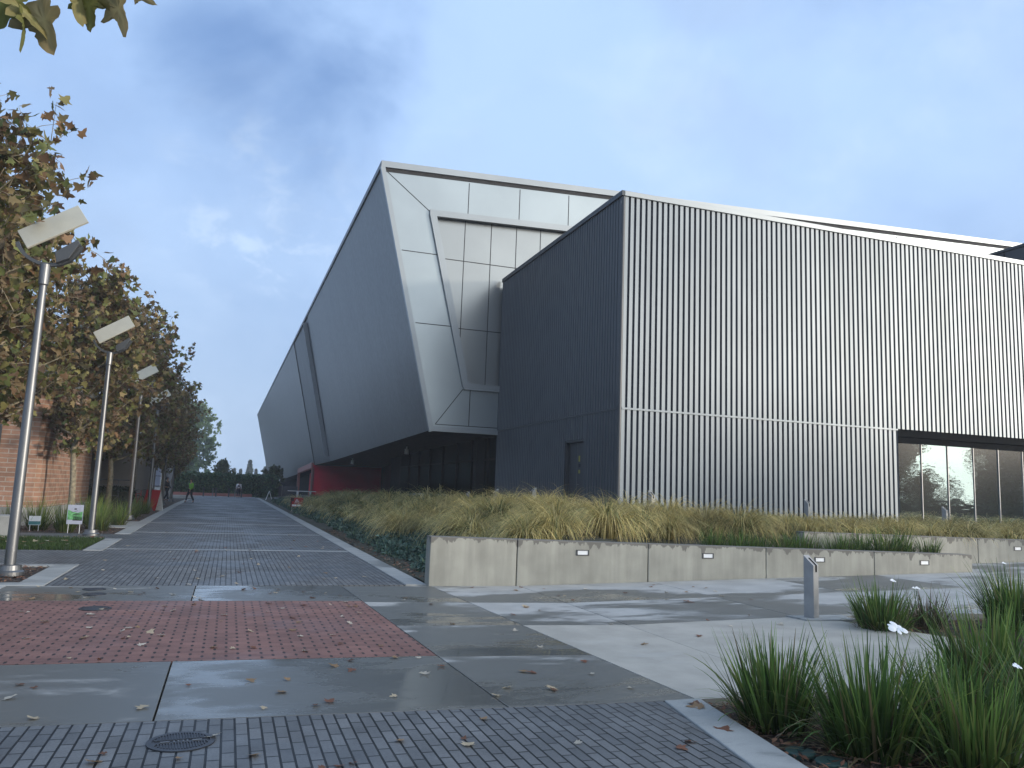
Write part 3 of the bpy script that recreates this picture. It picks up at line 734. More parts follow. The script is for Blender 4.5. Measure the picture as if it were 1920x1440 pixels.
q = MB().bar(sp(33.9, 0, 0) + Vector((.04, 0, .13)), sp(176, 0, 0) + Vector((.04, 0, .13)), .22, .26); part(q, 'roof_edge', M['lamp_dark'], hall, HO)
q = MB().add([(5.4, FY + .1, 15.55), (45, FY + .1, 17.1), (45, 176, 17.1), (5.0, 176, 15.55)], [(0, 1, 2, 3)]); part(q, 'roof', M['lamp_dark'], hall, HO)
q = MB(); ys = [34.0, 69, 84, 103, 176]
vs = []
for y in ys: p = sp(y, 1, 0); vs += [(p.x + .03, y, p.z + .02), (30., y, p.z + .05)]
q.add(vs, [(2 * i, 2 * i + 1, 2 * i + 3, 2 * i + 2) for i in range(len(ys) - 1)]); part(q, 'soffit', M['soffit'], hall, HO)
q = MB(); q.extr([(5.0, 176, 15.5), (45, 176, 17.1), (45, 176, 0), (8.1, 176, .3)], (0, .3, 0)); part(q, 'rear_wall', M['perf'], hall, HO)
# undercroft: glazed wall, red walls and portal
q = MB().box(11.35, FY + .3, .3, 11.4, 56, 4.1); part(q, 'entrance_glazing', M['glass_dark'], hall, HO)
q = MB()
for y in (35.6, 38.2, 41., 44., 47., 50., 53.): q.box(11.22, y - .05, .3, 11.34, y + .05, 4.1)
q.box(11.24, FY + .3, 3.05, 11.33, 56, 3.13)
part(q, 'entrance_mullions', M['black'], hall, HO)
q = MB().box(10.9, 36.2, .3, 11.3, 36.7, 4.1); part(q, 'column', M['soffit'], hall, HO)
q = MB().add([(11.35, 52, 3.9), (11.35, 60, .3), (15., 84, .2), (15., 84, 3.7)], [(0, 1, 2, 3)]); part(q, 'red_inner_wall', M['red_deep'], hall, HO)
q = MB().extr([(8.02, 84.0, .1), (15., 84.0, .1), (15., 84.0, 4.0), (8.02, 84.0, 3.75)], (0, .3, 0)); part(q, 'red_portal_wall', M['redwall'], hall, HO)
q = MB().bar((8.0, 84.15, 3.62), (8.0, 101.5, 3.25), .36, .55, 0, (0, 0, 1)).box(7.85, 84.0, .1, 8.15, 84.35, 3.4); q.box(7.85, 101.2, 0, 8.15, 101.6, 3.2)
part(q, 'portal_frame', M['redlight'], hall, HO)
q = MB().box(9.3, 84.4, .1, 9.5, 101.5, 3.3); part(q, 'portal_back', M['redwall'], hall, HO)
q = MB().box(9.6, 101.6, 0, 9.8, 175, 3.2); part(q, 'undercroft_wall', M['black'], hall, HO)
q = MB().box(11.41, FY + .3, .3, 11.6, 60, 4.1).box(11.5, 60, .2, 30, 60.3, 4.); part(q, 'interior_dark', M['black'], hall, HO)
for y, x in ((46., 9.6), (63.5, 9.0)):
    z = sp(y, 1).z
    q = MB().tube([(x, y, z + .05), (x, y, z - .12)], .05, 10).tube([(x, y, z - .12), (x, y, z - .42)], [.11, .13], 12); part(q, 'soffit_light', M['white'], hall, HO)
# low concrete planter blocks on the terrace under the hall
for (x, ya, yb, z0, za, zb, lab) in ((8.3, 36.6, 45., .4, 1.42, 1.20, 'nearer long low concrete block under the hall overhang'), (8.15, 52.5, 61., .3, 1.12, .96, 'farther low concrete block next to the red entrance wall')):
    q = MB().extr([(x, ya, z0), (x, yb, z0), (x, yb, zb), (x, ya, za)], (1.4, 0, 0)); o = q.build('concrete_block', M['kerb'], tone=[.0] * len(q.f), bevel=.02)
    tag(o, lab, 'concrete block', 'concrete blocks under the hall')
q = MB().box(10.0, 38.4, .3, 10.3, 50, 1.25); tag(q.build('terrace_wall', M['lamp_dark'], bevel=.02), 'dark low wall along the shaded entrance glazing', 'low wall')

# ================================================================= BOLLARD LIGHTS
def bollard(x, y, z, aim, label):
    r = thing('bollard_light', label, 'bollard', (x, y, z), aim - R(270), 'square metal bollard lights')
    h = .0715
    q = MB().extr([(-h, -h, 0), (-h, h, 0), (-h, h, .84), (-h, -h, .71)], (2 * h, 0, 0)); q.build('post', M['bollard'], r, bevel=.004)
    q = MB(); t = .13 / (2 * h)
    zt = lambda yy: .71 + (yy + h) * t
    q.add([(-.022, .03, zt(.03) + .002), (-.022, -h - .002, zt(-h) + .002), (.022, -h - .002, zt(-h) + .002), (.022, .03, zt(.03) + .002)], [(0, 1, 2, 3)])
    q.add([(-.022, -h - .002, .712), (-.022, -h - .002, .62), (.022, -h - .002, .62), (.022, -h - .002, .712)], [(0, 1, 2, 3)])
    q.build('light_slot', M['black'], r)
    return r
b0 = bollard(7.56, 9.13, PZ(7.56, 9), R(293), 'nearest square steel bollard standing by the bed of white flowers')
BLS = [(11.5, 20.6, .97, 290, 'bollard in front of the silver ribs just right of the dark building corner'), (16.95, 20.6, .90, 290, 'bollard at the gap in the tan grass before the silver ribs'),
       (22.5, 20.6, .84, 290, 'bollard in front of the window panes at far right'), (8.9, 30.6, .74, 190, 'leftmost bollard, in front of the dark entrance opening'),
       (9.0, 27.3, .88, 190, 'bollard at the left edge of the dark corrugated wall'), (9.2, 24.1, .95, 190, 'bollard left of the charcoal double door')]
for x, y, z, a, lb in BLS: dup(b0, (x, y, z), R(a - 270), lb)
q = MB().prism([(7.32, 9.35), (7.36, 8.98), (8.05, 8.80), (8.1, 9.2)], .0, .02, zf=PZ); tag(q.build('bollard_pad', M['kerb'], tone=[0] * len(q.f)), kind='structure')

# ================================================================= LAMP POSTS
def lamp(x, y, label):
    r = thing('lamp_post', label, 'street lamp', (x, y, 0), 0, 'uplit reflector lamp posts along the path')
    MB().lathe([(.215, 0), (.215, .06), (.18, .085), (.17, .16), (.10, .17)], 28).build('base', M['steel'], r)
    MB().tube([(0, 0, .15), (0, 0, 2.6), (0, 0, 4.75)], [.084, .074, .057], 20).build('pole', M['steel'], r)
    MB().lathe([(.062, 4.74), (.078, 4.76), (.082, 5.10), (.055, 5.12)], 20).build('collar', M['steel'], r)
    arc = []
    for i in range(15):
        a = R(200 + i * 10.5); arc.append((.02 + .50 * math.cos(a), 0, 5.60 + .50 * math.sin(a)))
    q = MB()
    for i in range(len(arc) - 1): q.bar(arc[i], arc[i + 1], .055, .075, 0, (0, 1, 0))
    q.build('cradle', M['lamp_dark'], r)
    q = MB(); q.extr([(.18, -.15, 5.12), (.36, -.15, 5.22), (.50, -.15, 5.50), (.46, -.15, 5.56), (.14, -.15, 5.30)], (0, .3, 0)); fx = q.build('uplight', M['lamp_dark'], r, bevel=.008)
    e = Vector((.83, 0, .56)).normalized(); wv = Vector((.30, -.42, -.80)).normalized(); wv = (wv - e * wv.dot(e)).normalized(); nn = e.cross(wv)
    c = Vector((-.40, .08, 5.50)); q = MB(); T = .02
    pts = [c - wv * .22, c + wv * .22, c + wv * .22 + e * 1.04, c - wv * .22 + e * 1.04]
    q.extr([p - nn * T for p in pts], nn * 2 * T); q.build('reflector', M['cream'], r, bevel=.006)
    return r
l0 = lamp(-3.19, 14.95, 'nearest tall steel lamp post with tilted cream reflector at left edge')
for x, y, lb in ((-3.46, 24.9, 'second lamp post, steel pole rising in front of the brown trees by the lawn sign'), (-3.59, 34.97, 'third lamp post, half hidden in the brown leaves'),
                 (-3.72, 44.6, 'fourth lamp post, thin pole in front of the red board'), (-3.80, 54.5, 'fifth lamp post, thin pole just right of the red board'), (-3.9, 64.5, 'farthest lamp post, beside the dark walking person')):
    dup(l0, (x, y, 0), 0, lb)

# ================================================================= TREES
AUT = [(.145, .105, .055), (.165, .10, .052), (.105, .066, .038), (.185, .17, .062), (.12, .14, .046), (.23, .18, .085)]
AW = [.27, .12, .11, .23, .18, .11]
def tree(name, label, loc, H, rad, z0, seed, nl=34, leaf=.19, nleaf=5200, palc=(AUT, AW), bark='bark', trunk_r=.10, fine=True, group=None, tip=.0, rz=0.):
    r = np.random.default_rng(seed); pr_ = random.Random(seed)
    t = thing(name, label, 'tree', loc, rz, group)
    mb = MB(); tp = [Vector((0, 0, -.05))]; n = 9
    for i in range(1, n + 1):
        z = H * .93 * i / n; tp.append(Vector((pr_.gauss(0, .03) * i ** .6, pr_.gauss(0, .03) * i ** .6, z)))
    mb.tube(tp, [trunk_r * (1.25 if i == 0 else 1 - .93 * i / n) + .008 for i in range(n + 1)], 9)
    P = []; Dn = []
    def trunk(z):
        k = min(n - 1, int(z / (H * .93) * n)); f = z / (H * .93) * n - k; return tp[k].lerp(tp[k + 1], f)
    for i in range(nl):
        u = (i + pr_.random()) / nl; z = z0 * .92 + (H * .92 - z0 * .92) * u ** .9
        a = i * 2.399 + pr_.gauss(0, .35)
        # egg shaped envelope
        s = (z - z0) / (H - z0); env = rad * (math.sin(math.pi * min(1, max(.0, s * .80 + .20))) ** .75 * (1.0 if s < .6 else 1 - .35 * (s - .6)))
        Lr = env * pr_.uniform(.8, 1.12); p = trunk(z); pts = [p]
        el = .25 + .75 * s
        d = Vector((math.cos(a), math.sin(a), el)); st_ = Lr / 4
        for k in range(4):
            d = (d + Vector((pr_.gauss(0, .16), pr_.gauss(0, .16), .10))).normalized(); pts.append(pts[-1] + d * st_ * 1.1)
        r0 = max(.010, trunk_r * .42 * (1 - s * .75)); mb.tube(pts, [r0, r0 * .75, r0 * .5, r0 * .32, .005], 5, cap=False)
        for k in range(1, 5):
            for _ in range(3 if fine else 2):
                dd = Vector((pr_.gauss(0, 1), pr_.gauss(0, 1), pr_.gauss(.35, .6))).normalized() * pr_.uniform(.35, .85) * (rad / 2.3)
                b = pts[k]; e = b + dd
                if fine: mb.tube([b, b + dd * .5 + Vector((0, 0, .04)), e], [.009, .006, .003], 4, cap=False)
                for f in np.linspace(.2, 1.05, 7): P.append(b + dd * f); Dn.append(dd)
    for _ in range(int(tip)):
        a = pr_.uniform(0, 6.28); b = trunk(H * pr_.uniform(.72, .92)) + Vector((math.cos(a), math.sin(a), 0)) * pr_.uniform(0, rad * .45); dd = Vector((math.cos(a) * .3, math.sin(a) * .3, 1)) * pr_.uniform(.7, 1.3)
        mb.tube([b, b + dd * .5, b + dd], [.010, .007, .003], 4, cap=False)
        for f in np.linspace(.1, 1.0, 9): P.append(b + dd * f); Dn.append(dd)
    tr = mb.build('trunk', M[bark], t)
    P = np.array([tuple(p) for p in P]); idx = r.integers(0, len(P), nleaf)
    pos = P[idx] + r.normal(0, .085 * rad / 2.3, (nleaf, 3)); pos[:, 2] = np.maximum(pos[:, 2], z0 * .72)
    rot = randrot(nleaf, r=r)
    sc = leaf * r.uniform(.55, 1.15, nleaf)
    clump = vnoise(pos[:, 0] + seed, pos[:, 1] + pos[:, 2], 1.2, seed)
    col = pal(palc[0], palc[1], nleaf, .22, r) * (1 + .18 * clump[:, None])
    col = np.clip(col, .005, 1)
    bv, bf = (LEAF_V, LEAF_F) if fine else (QUAD_V, QUAD_F)
    V, F, Cc = scatter(bv, bf, pos, rot, sc, col)
    npmesh('crown', V, F, Cc, M['leaf'], t)
    return t
G1 = 'autumn sycamores along the left side of the path'
GRN = ([(.10, .16, .06), (.075, .12, .045), (.14, .20, .07)], [.5, .3, .2])
t0 = tree('sycamore_tree', 'nearest autumn sycamore, its leafy crown cut by the left edge behind the first lamp', (-5.0, 16.6, 0), 7.9, 2.35, 2.6, 21, 36, .21, 4700, trunk_r=.11, tip=8, group=G1)
t1 = tree('sycamore_tree', 'sycamore with a pale slim trunk behind the green lawn sign', (-4.75, 29.3, 0), 8.0, 2.5, 2.3, 32, 40, .20, 5800, trunk_r=.105, tip=6, group=G1)
t2 = tree('sycamore_tree', 'tallest brown sycamore behind the second lamp reflector', (-4.75, 37.6, 0), 8.6, 2.7, 2.4, 43, 42, .20, 6200, trunk_r=.12, tip=6, group=G1)
dup(t0, (-5.7, 22.8, 0), 2.2, 'greenish brown sycamore whose branches spread over the brick wall, between the first and second lamps', (.9, .9, 1.0))
for src, x, y, rz, lb, sc in ((t0, -4.7, 46., 1.0, 'dark brown sycamore by the red board', 1.1), (t1, -4.6, 54.5, 3.3, 'dark sycamore behind the fourth lamp', 1.02), (t2, -4.5, 63, 4.4, 'sycamore beside the dark walking person', .93),
                              (t0, -4.4, 72, 5.1, 'sycamore just past the person in the lime vest', .9), (t1, -5.0, 81, .6, 'last brown sycamore before the green tree', .72),
                              (t2, -8.2, 33.5, 2.9, 'sycamore crown rising over the brick building roof', .9), (t1, -8.6, 48, 5.2, 'sycamore set back in front of the beige wall', .98)):
    dup(src, (x, y, 0), rz, lb, sc)
tg = tree('green_tree', 'rounded sunlit green tree at the far end of the tree row', (-8.7, 201, -.3), 19.5, 6.0, 2.0, 77, 44, .66, 7500, GRN, 'bark_dark', .16, fine=False)
# branch of the tree over the viewer
ov = thing('overhanging_tree', 'sycamore branch with large olive leaves hanging in at top left', 'tree', (-3.6, 3.2, 0))
q = MB().tube([(0, 0, -.1), (.05, .1, 1.8), (.0, .15, 4.2), (-.05, .1, 6.5)], [.14, .12, .1, .05], 12).tube([(.0, .15, 4.0), (1.1, .35, 4.45), (2.2, .6, 4.35), (2.95, .70, 4.13)], [.06, .04, .02, .007], 8)
q.tube([(2.2, .6, 4.35), (2.5, .75, 4.12), (2.72, .82, 3.92)], [.012, .008, .004], 6).tube([(1.6, .5, 4.42), (2.1, .66, 4.05), (2.42, .70, 3.84)], [.014, .008, .004], 6)
q.build('trunk', M['bark'], ov)
lv = [((2.50, .66, 3.76), .24, 40, -58, 20), ((2.62, .69, 3.72), .23, -60, -70, -25), ((2.46, .70, 3.86), .2, 110, -35, 10), ((2.57, .66, 3.66), .19, -20, -72, 60), ((2.40, .64, 3.80), .2, 70, -50, -40),
      ((2.52, .68, 3.70), .2, -85, -40, 35), ((2.80, .70, 3.82), .17, -30, -66, 15), ((2.90, .70, 3.84), .20, -70, -58, -10), ((2.84, .72, 3.88), .17, 30, -45, 40), ((2.68, .72, 3.90), .10, 0, -80, 0), ((2.97, .70, 3.90), .14, -80, -30, 0), ((2.78, .71, 3.86), .19, 10, -75, -30),
      ((2.30, .66, 3.96), .2, 20, -30, 0), ((2.15, .6, 4.2), .2, 150, -20, 0), ((1.8, .5, 4.3), .22, 60, -40, 0), ((1.4, .45, 4.3), .22, -60, -40, 0), ((2.6, .64, 4.05), .18, -60, -30, 0)]
ps = np.array([l[0] for l in lv]); rots = []
for l in lv:
    e_ = Matrix.Rotation(R(l[2]), 3, 'Z') @ Matrix.Rotation(R(l[3]), 3, 'X') @ Matrix.Rotation(R(l[4]), 3, 'Y'); rots.append(np.array(e_))
def bigleaf(seed):
    r = np.random.default_rng(seed); o = []
    for k in range(len(outl)):
        a = np.array(outl[k]); b = np.array(outl[(k + 1) % len(outl)])
        nrm = np.array([b[1] - a[1], a[0] - b[0]])
        for f in (0, .34, .67): o.append(a + (b - a) * f + (nrm * r.uniform(-.04, .16) if f else 0) + r.normal(0, .008, 2))
    o = np.array(o); c = np.array([0, .38]); rings = [c[None].repeat(1, 0)]; V = [[0, .38, 0]]
    n_ = len(o)
    for f in (.45, .8, 1.0):
        for p in o: q = c + (p - c) * f; V.append([q[0], q[1], 0])
    V = np.array(V, float); b1, b2 = r.uniform(.1, .5), r.uniform(-.5, .3)
    rad = np.hypot(V[:, 0], V[:, 1] - .38)
    V[:, 2] = -b1 * np.abs(V[:, 0]) ** 1.5 + b2 * (V[:, 1] - .4) ** 2 + .05 * np.sin(V[:, 0] * 14 + seed) * rad + r.normal(0, .012, len(V))
    F = [(0, 1 + k, 1 + (k + 1) % n_) for k in range(n_)]
    for g_ in range(2):
        for k in range(n_):
            a, b = 1 + g_ * n_ + k, 1 + g_ * n_ + (k + 1) % n_; F += [(a, a + n_, b + n_), (a, b + n_, b)]
    ang = np.arctan2(V[:, 0], V[:, 1] - .1); vein = np.clip(np.cos(ang * 4.4) ** 12, 0, 1)
    edge_ = np.clip(rad / .75, 0, 1)
    base = np.array([(.24, .23, .10), (.17, .19, .065), (.29, .25, .13)][seed % 3])
    col = base * (1 + .45 * vein[:, None] * (1 - edge_[:, None])) * (1 - edge_[:, None] * .25) + np.array([.06, .015, .0]) * edge_[:, None] * r.random((len(V), 1))
    return V, np.array(F), col
prt = []; off_ = 0
for k, l in enumerate(lv):
    bv, bf, bc = bigleaf(100 + k); prt.append((bv @ rots[k].T * l[1] + ps[k], bf, bc))
V, F, Cc = merge(prt)
npmesh('crown', V, F, Cc, M['leaf'], ov)
# trees across the plaza behind the viewer, most seen in the window glass
DG = ([(.03, .05, .018), (.022, .036, .014), (.05, .07, .024)], [.5, .3, .2])
tr0 = tree('broad_tree', 'dark broad tree across the plaza mirrored in the leftmost window pane', (57, -13, 0), 8.2, 4.4, 1.2, 91, 44, .5, 6000, DG, 'bark_dark', .2, fine=False)
for x, y, rz, sc, lb in ((65.5, -17, 1., .5, 'smaller dark tree mirrored low in the second pane'), (75., -16, 2., 1.0, 'dark tree mirrored in the fourth pane'), (90, -16, 3., 1.2, 'tall dark tree mirrored in the panes at far right'), (47, -20, 4., (1.1, 1.1, .75), 'dark tree mirrored beside the window jamb'),
                         (26, -13, 5., (1., 1., .48), 'added low tree behind the viewer shading the near paving'), (18, -9, .5, (.9, .9, .42), 'smaller added tree behind the viewer shading the brick band'), (36, -15, 2.6, (1.1, 1.1, .52), 'added low tree behind the viewer blocking the low sun')):  # last three added out of view, flattened to shade only the foreground
    dup(tr0, (x, y, 0), rz, lb, sc)

hq = thing('hedge', 'long dark hedge across the plaza mirrored low in the window panes', 'hedge', (70, -9, 0))
n = 9000; r = np.random.default_rng(15)
V, F, Cc = scatter(QUAD_V, QUAD_F, np.stack([r.uniform(-26, 40, n), r.normal(0, .35, n), r.uniform(0, 2.3, n)], 1), randrot(n, r=r), r.uniform(.2, .42, n), pal(DG[0], DG[1], n, .3, r))
npmesh('foliage', V, F, Cc, M['needle'], hq); MB().box(-26, -.4, -.3, 40, .4, 2.0).build('hedge_core', M['soil_green'], hq)
# far hedge and conifers
hd = thing('hedge', 'tall clipped dark green hedge closing the end of the path', 'hedge', (-2, 100, 0))
n = 16000; r = np.random.default_rng(5)
fx = r.uniform(-13, 5.5, n); fz = r.uniform(-.1, 1., n) * 2.45; fy = 98.6 + r.normal(0, .18, n); top = r.random(n) < .25
fz = np.where(top, 2.4 + .12 * vnoise(fx, fx, .9) + r.normal(0, .09, n), fz); fy = np.where(top, r.uniform(98.4, 101, n), fy)
V, F, Cc = scatter(QUAD_V, QUAD_F, np.stack([fx + 2, fy - 100, fz], 1), randrot(n, r=r), r.uniform(.12, .26, n), pal([(.055, .11, .055), (.04, .08, .042), (.09, .13, .05)], [.5, .3, .2], n, .3, r))
npmesh('foliage', V, F, Cc, M['needle'], hd)
MB().box(-10.9, -1.1, -.1, 7.2, 1.2, 2.25).build('hedge_core', M['soil_green'], hd)
cf = thing('conifer_tree', 'hazy pointed conifer above the hedge, leftmost of three in a row', 'tree', (-1.0, 300, -1.5), 0, 'distant conifers above the hedge')
n = 2600; u = r.random(n) ** .7; hh = u * 8.0; ra = (1 - u) * 1.7 * (.55 + .45 * np.abs(np.sin(hh * 2.6))) * r.uniform(.3, 1, n); aa = r.uniform(0, 6.28, n)
V, F, Cc = scatter(QUAD_V, QUAD_F, np.stack([ra * np.cos(aa), ra * np.sin(aa), .6 + hh * .9], 1), randrot(n, r=r), r.uniform(.25, .5, n), pal([(.08, .11, .085), (.06, .085, .07)], [.5, .5], n, .2, r))  # needles paled so their colour carries part of the haze
npmesh('crown', V, F, Cc, M['needle'], cf); MB().tube([(0, 0, -.1), (0, 0, 7.6)], [.16, .02], 8).build('trunk', M['bark_dark'], cf)
for x, y, s, lb in ((1.6, 303, 1.0, 'thin hazy conifer, second in the row above the hedge'), (3.6, 298, .98, 'hazy conifer with blunt top, third in the row above the hedge'), (6.4, 290, 1.35, 'largest hazy conifer, near the hall corner above the hedge'), (8.7, 296, 1.0, 'hazy conifer with broad skirt just left of the hall corner'), (11.5, 290, 1.1, 'hazy conifer half behind the hall corner')):
    dup(cf, (x, y, -1.5), x * 2, lb, (s * 1.25, s * 1.25, s))
bs = tree('round_shrub_tree', 'pale olive tree between hedge and hall corner', (5.6, 112, 0), 3.6, 1.5, .4, 8, 26, .3, 2200, ([(.11, .12, .05), (.08, .095, .05)], [.5, .5]), 'bark_dark', .08, fine=False)
dup(bs, (-1.0, 130, 0), 1., 'pale hazy tree top between the green tree and the conifers', (1.1, 1.1, 1.25))

# ================================================================= GRASSES AND PLANTS
TAN = [(.82, .65, .27), (.72, .57, .23), (.46, .43, .17), (.86, .72, .36), (.30, .34, .14)]
def tufts(pts, nb, L, seed, wind=(-.55, -.55), green=0., W=.011):
    r = np.random.default_rng(seed); parts = []
    for (x, y, z, s) in pts:
        n = int(nb * s * r.uniform(.85, 1.15)); a0 = r.uniform(0, 6.28, n); rr = .13 * s * np.sqrt(r.random(n))
        pos = np.stack([x + rr * np.cos(a0), y + rr * np.sin(a0), np.full(n, z)], 1)
        wx, wy = wind[0] + r.normal(0, .25), wind[1] + r.normal(0, .25)
        ax = np.cos(a0) + wx + r.normal(0, .15, n); ay = np.sin(a0) + wy + r.normal(0, .15, n)
        g = np.clip(green + .25 * math.sin(x * 1.3 + y) + r.normal(0, .16), 0, .9); br = r.uniform(.72, 1.25)
        base = pal(TAN, [.30, .28, .18, .18, .06], n, .16, r) * br; gr = pal([(.10, .14, .05), (.14, .17, .06)], [.5, .5], n, .2, r)
        mixm = (r.random(n) < g)[:, None]; c = np.where(mixm, gr, base)
        rootc = c * .36 + np.array([.015, .025, .006]); c = c * 1.08  # roots darkened, tips lightened: tuft shade put into the blades
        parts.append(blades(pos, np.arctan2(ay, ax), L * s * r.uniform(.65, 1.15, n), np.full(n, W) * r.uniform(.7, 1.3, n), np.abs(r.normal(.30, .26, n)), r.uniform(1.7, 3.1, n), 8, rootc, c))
    return merge(parts)
pts = []; r = random.Random(4)
for j in range(38):                                        # the mound beside the path and in front of the block
    y = 14.3 + j * .78 * (1 + .022 * j)
    for i in range(14):
        x = 4.2 + i * .88 + (j % 2) * .44 + r.uniform(-.22, .22); yy = y + r.uniform(-.25, .25)
        lim = 4.75 - .5 * float(sstep(16, 30, yy)) if yy > 15.2 else 5.2
        if x < lim or (yy > 19.3 and x > 8.4) or x > 12.0 or yy > 62 or yy < 14.75 or (x > 7.6 and yy < 15.7): continue
        pts.append((x, yy, float(bed_z(np.array(x), np.array(yy))), r.choice((.8, 1.0, 1.15, 1.35))))
far = [p for p in pts if p[1] > 24]; near = [p for p in pts if p[1] <= 24]
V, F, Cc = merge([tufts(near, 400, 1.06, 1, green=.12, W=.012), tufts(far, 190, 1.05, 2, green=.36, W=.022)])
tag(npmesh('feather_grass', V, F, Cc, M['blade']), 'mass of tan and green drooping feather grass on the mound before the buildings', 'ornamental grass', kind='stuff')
pts = []
for x in np.arange(12.9, 36, .72):
    for y in np.arange(15.7, 19.3, .78):
        pts.append((x + r.uniform(-.2, .2), y + r.uniform(-.2, .2), .80 + .13 * (y - 15.3) / 4.2, r.uniform(.65, 1.0)))
V, F, Cc = tufts(pts, 270, 1.0, 3, green=.03, W=.013)
tag(npmesh('feather_grass', V, F, Cc, M['blade']), 'band of dry tan feather grass along the set-back wall below the windows', 'ornamental grass', kind='stuff')
# blue green ground cover beside the path
n = 46000; r = np.random.default_rng(9)
y = 13.9 + (r.random(n) ** 1.7) * 62; edge = 3.75 + .22 * vnoise(y, y * .3, .9); x = edge + r.random(n) ** .9 * (1.55 + .25 * vnoise(y, y, .6, 2)); 
cl = vnoise(x, y, 3.1, 4); hgt = np.clip(.16 + .13 * cl, .02, .4) * np.clip((x - edge) / .25, .15, 1)
pos = np.stack([x, y, bed_z(x, y) + hgt * r.random(n) ** .5], 1)
col = pal([(.07, .125, .10), (.045, .085, .066), (.12, .175, .14), (.085, .13, .075)], [.4, .3, .15, .15], n, .25, r)
rot = randrot(n, r=r)
V, F, Cc = scatter(QUAD_V * np.array([.55, 1, 1]), QUAD_F, pos, rot, r.uniform(.05, .11, n) * (1 + .03 * (y - 14).clip(0, 40)), col)
tag(npmesh('ground_cover', V, F, Cc, M['needle']), 'low blue green ground cover along the right kerb of the path', 'ground cover', kind='stuff')
# bark mulch
def mulch_pts(P, n, z, seed):
    r = np.random.default_rng(seed); P = np.array(P); lo = P.min(0); hi = P.max(0); q = r.uniform(lo, hi, (n * 3, 2))
    q = q[inpoly([tuple(p) for p in P], q[:, 0], q[:, 1])][:n]
    return np.stack([q[:, 0], q[:, 1], z + .026 * np.maximum(0, q[:, 0] - 4.9) + r.uniform(0, .03, len(q))], 1)
mp_ = [mulch_pts(BED1, 5200, -.05, 1), mulch_pts(BED2, 2200, -.05, 2), mulch_pts(BED3, 2600, -.05, 3),
       mulch_pts([(-6, 13.95), (-2.85, 13.95), (-2.88, 16.35), (-6, 16.35)], 1800, 0, 4), mulch_pts([(-8, 25.8), (-3.0, 25.8), (-3.03, 29.1), (-8, 29.1)], 1600, 0, 5), mulch_pts([(3.32, 13.75), (4.2, 13.75), (4.1, 30), (3.32, 30)], 2600, .02, 6), mulch_pts([(-5, 33.5), (-3.1, 33.5), (-3.1, 45), (-5, 45)], 900, 0, 7)]
pos = np.concatenate(mp_); n = len(pos); r = np.random.default_rng(6)
fl = randrot(n, r=r) * .45; a = r.uniform(0, 6.28, n); zr = np.zeros((n, 3, 3)); zr[:, 0, 0] = np.cos(a); zr[:, 0, 1] = -np.sin(a); zr[:, 1, 0] = np.sin(a); zr[:, 1, 1] = np.cos(a); zr[:, 2, 2] = 1
V, F, Cc = scatter(QUAD_V * np.array([.5, 1.2, .6]), QUAD_F, pos, zr + fl, r.uniform(.02, .065, n), pal([(.12, .055, .032), (.05, .03, .02), (.19, .095, .055), (.28, .20, .14), (.02, .015, .012)], [.34, .24, .2, .09, .13], n, .25, r))
tag(npmesh('bark_mulch', V, F, Cc, M['chip']), 'red brown bark mulch covering the planting beds', 'mulch', kind='stuff')
n = 16000; x = r.uniform(-9, -2.95, n); y = r.uniform(19.95, 23.7, n); pos = np.stack([x, y, np.full(n, -.01)], 1)
V, F, Cc = blades(pos, r.uniform(0, 6.28, n), r.uniform(.05, .12, n), np.full(n, .014), r.uniform(0, .6, n), r.uniform(0, .8, n), 2, pal([(.045, .085, .02), (.07, .11, .03), (.035, .06, .018)], [.5, .25, .25], n, .2, r))
tag(npmesh('lawn_grass', V, F, Cc, M['blade']), 'small mown green lawn strip left of the path', 'grass', kind='stuff')

IG = [(.105, .195, .046), (.065, .13, .034), (.16, .26, .06), (.22, .27, .075), (.20, .16, .08)]
def iris_mesh(seed, nb, L, W, spread, pw=(.34, .28, .2, .12, .06), brown=False):
    r = np.random.default_rng(seed); nb = int(nb * 1.5); a = r.uniform(0, 6.28, nb); rr = spread * np.sqrt(r.random(nb))
    pos = np.stack([rr * np.cos(a), rr * np.sin(a), np.full(nb, -.02)], 1)
    lean = np.clip(rr / spread * .27 + r.normal(.04, .12, nb), -.1, 1.0); droop = np.abs(r.normal(.18, .28, nb))
    bent = r.random(nb) < .12; droop = np.where(bent, r.uniform(.9, 2.2, nb), droop); lean = np.where(bent, lean + .25, lean)
    pc = IG if not brown else [(.14, .10, .07), (.10, .08, .05), (.05, .08, .03), (.2, .15, .1), (.03, .05, .02)]
    c = pal(pc, pw, nb, .28, r); rootc = c * .38 + np.array([.012, .010, .004])  # dark roots put the shade of the dense clump into the leaves
    fan = np.sin(a * 7 + seed) * .12
    g = blades(pos, a + r.normal(0, .35, nb), L * r.uniform(.38, 1.08, nb) * (1 + fan), W * r.uniform(.65, 1.3, nb), lean, droop, 7, rootc, c)
    nt_ = nb // 5; a = r.uniform(0, 6.28, nt_); rr = spread * (.5 + .7 * r.random(nt_)); pos = np.stack([rr * np.cos(a), rr * np.sin(a), np.full(nt_, .0)], 1)
    c = pal([(.26, .19, .10), (.16, .11, .06), (.32, .26, .15)], [.5, .3, .2], nt_, .2, r)
    th = blades(pos, a + r.normal(0, .8, nt_), L * r.uniform(.25, .6, nt_), W * .7 * r.uniform(.5, 1, nt_), r.uniform(.7, 1.4, nt_), r.uniform(.2, .9, nt_), 7, c, c)   # dead thatch at the foot
    return merge([g, th])
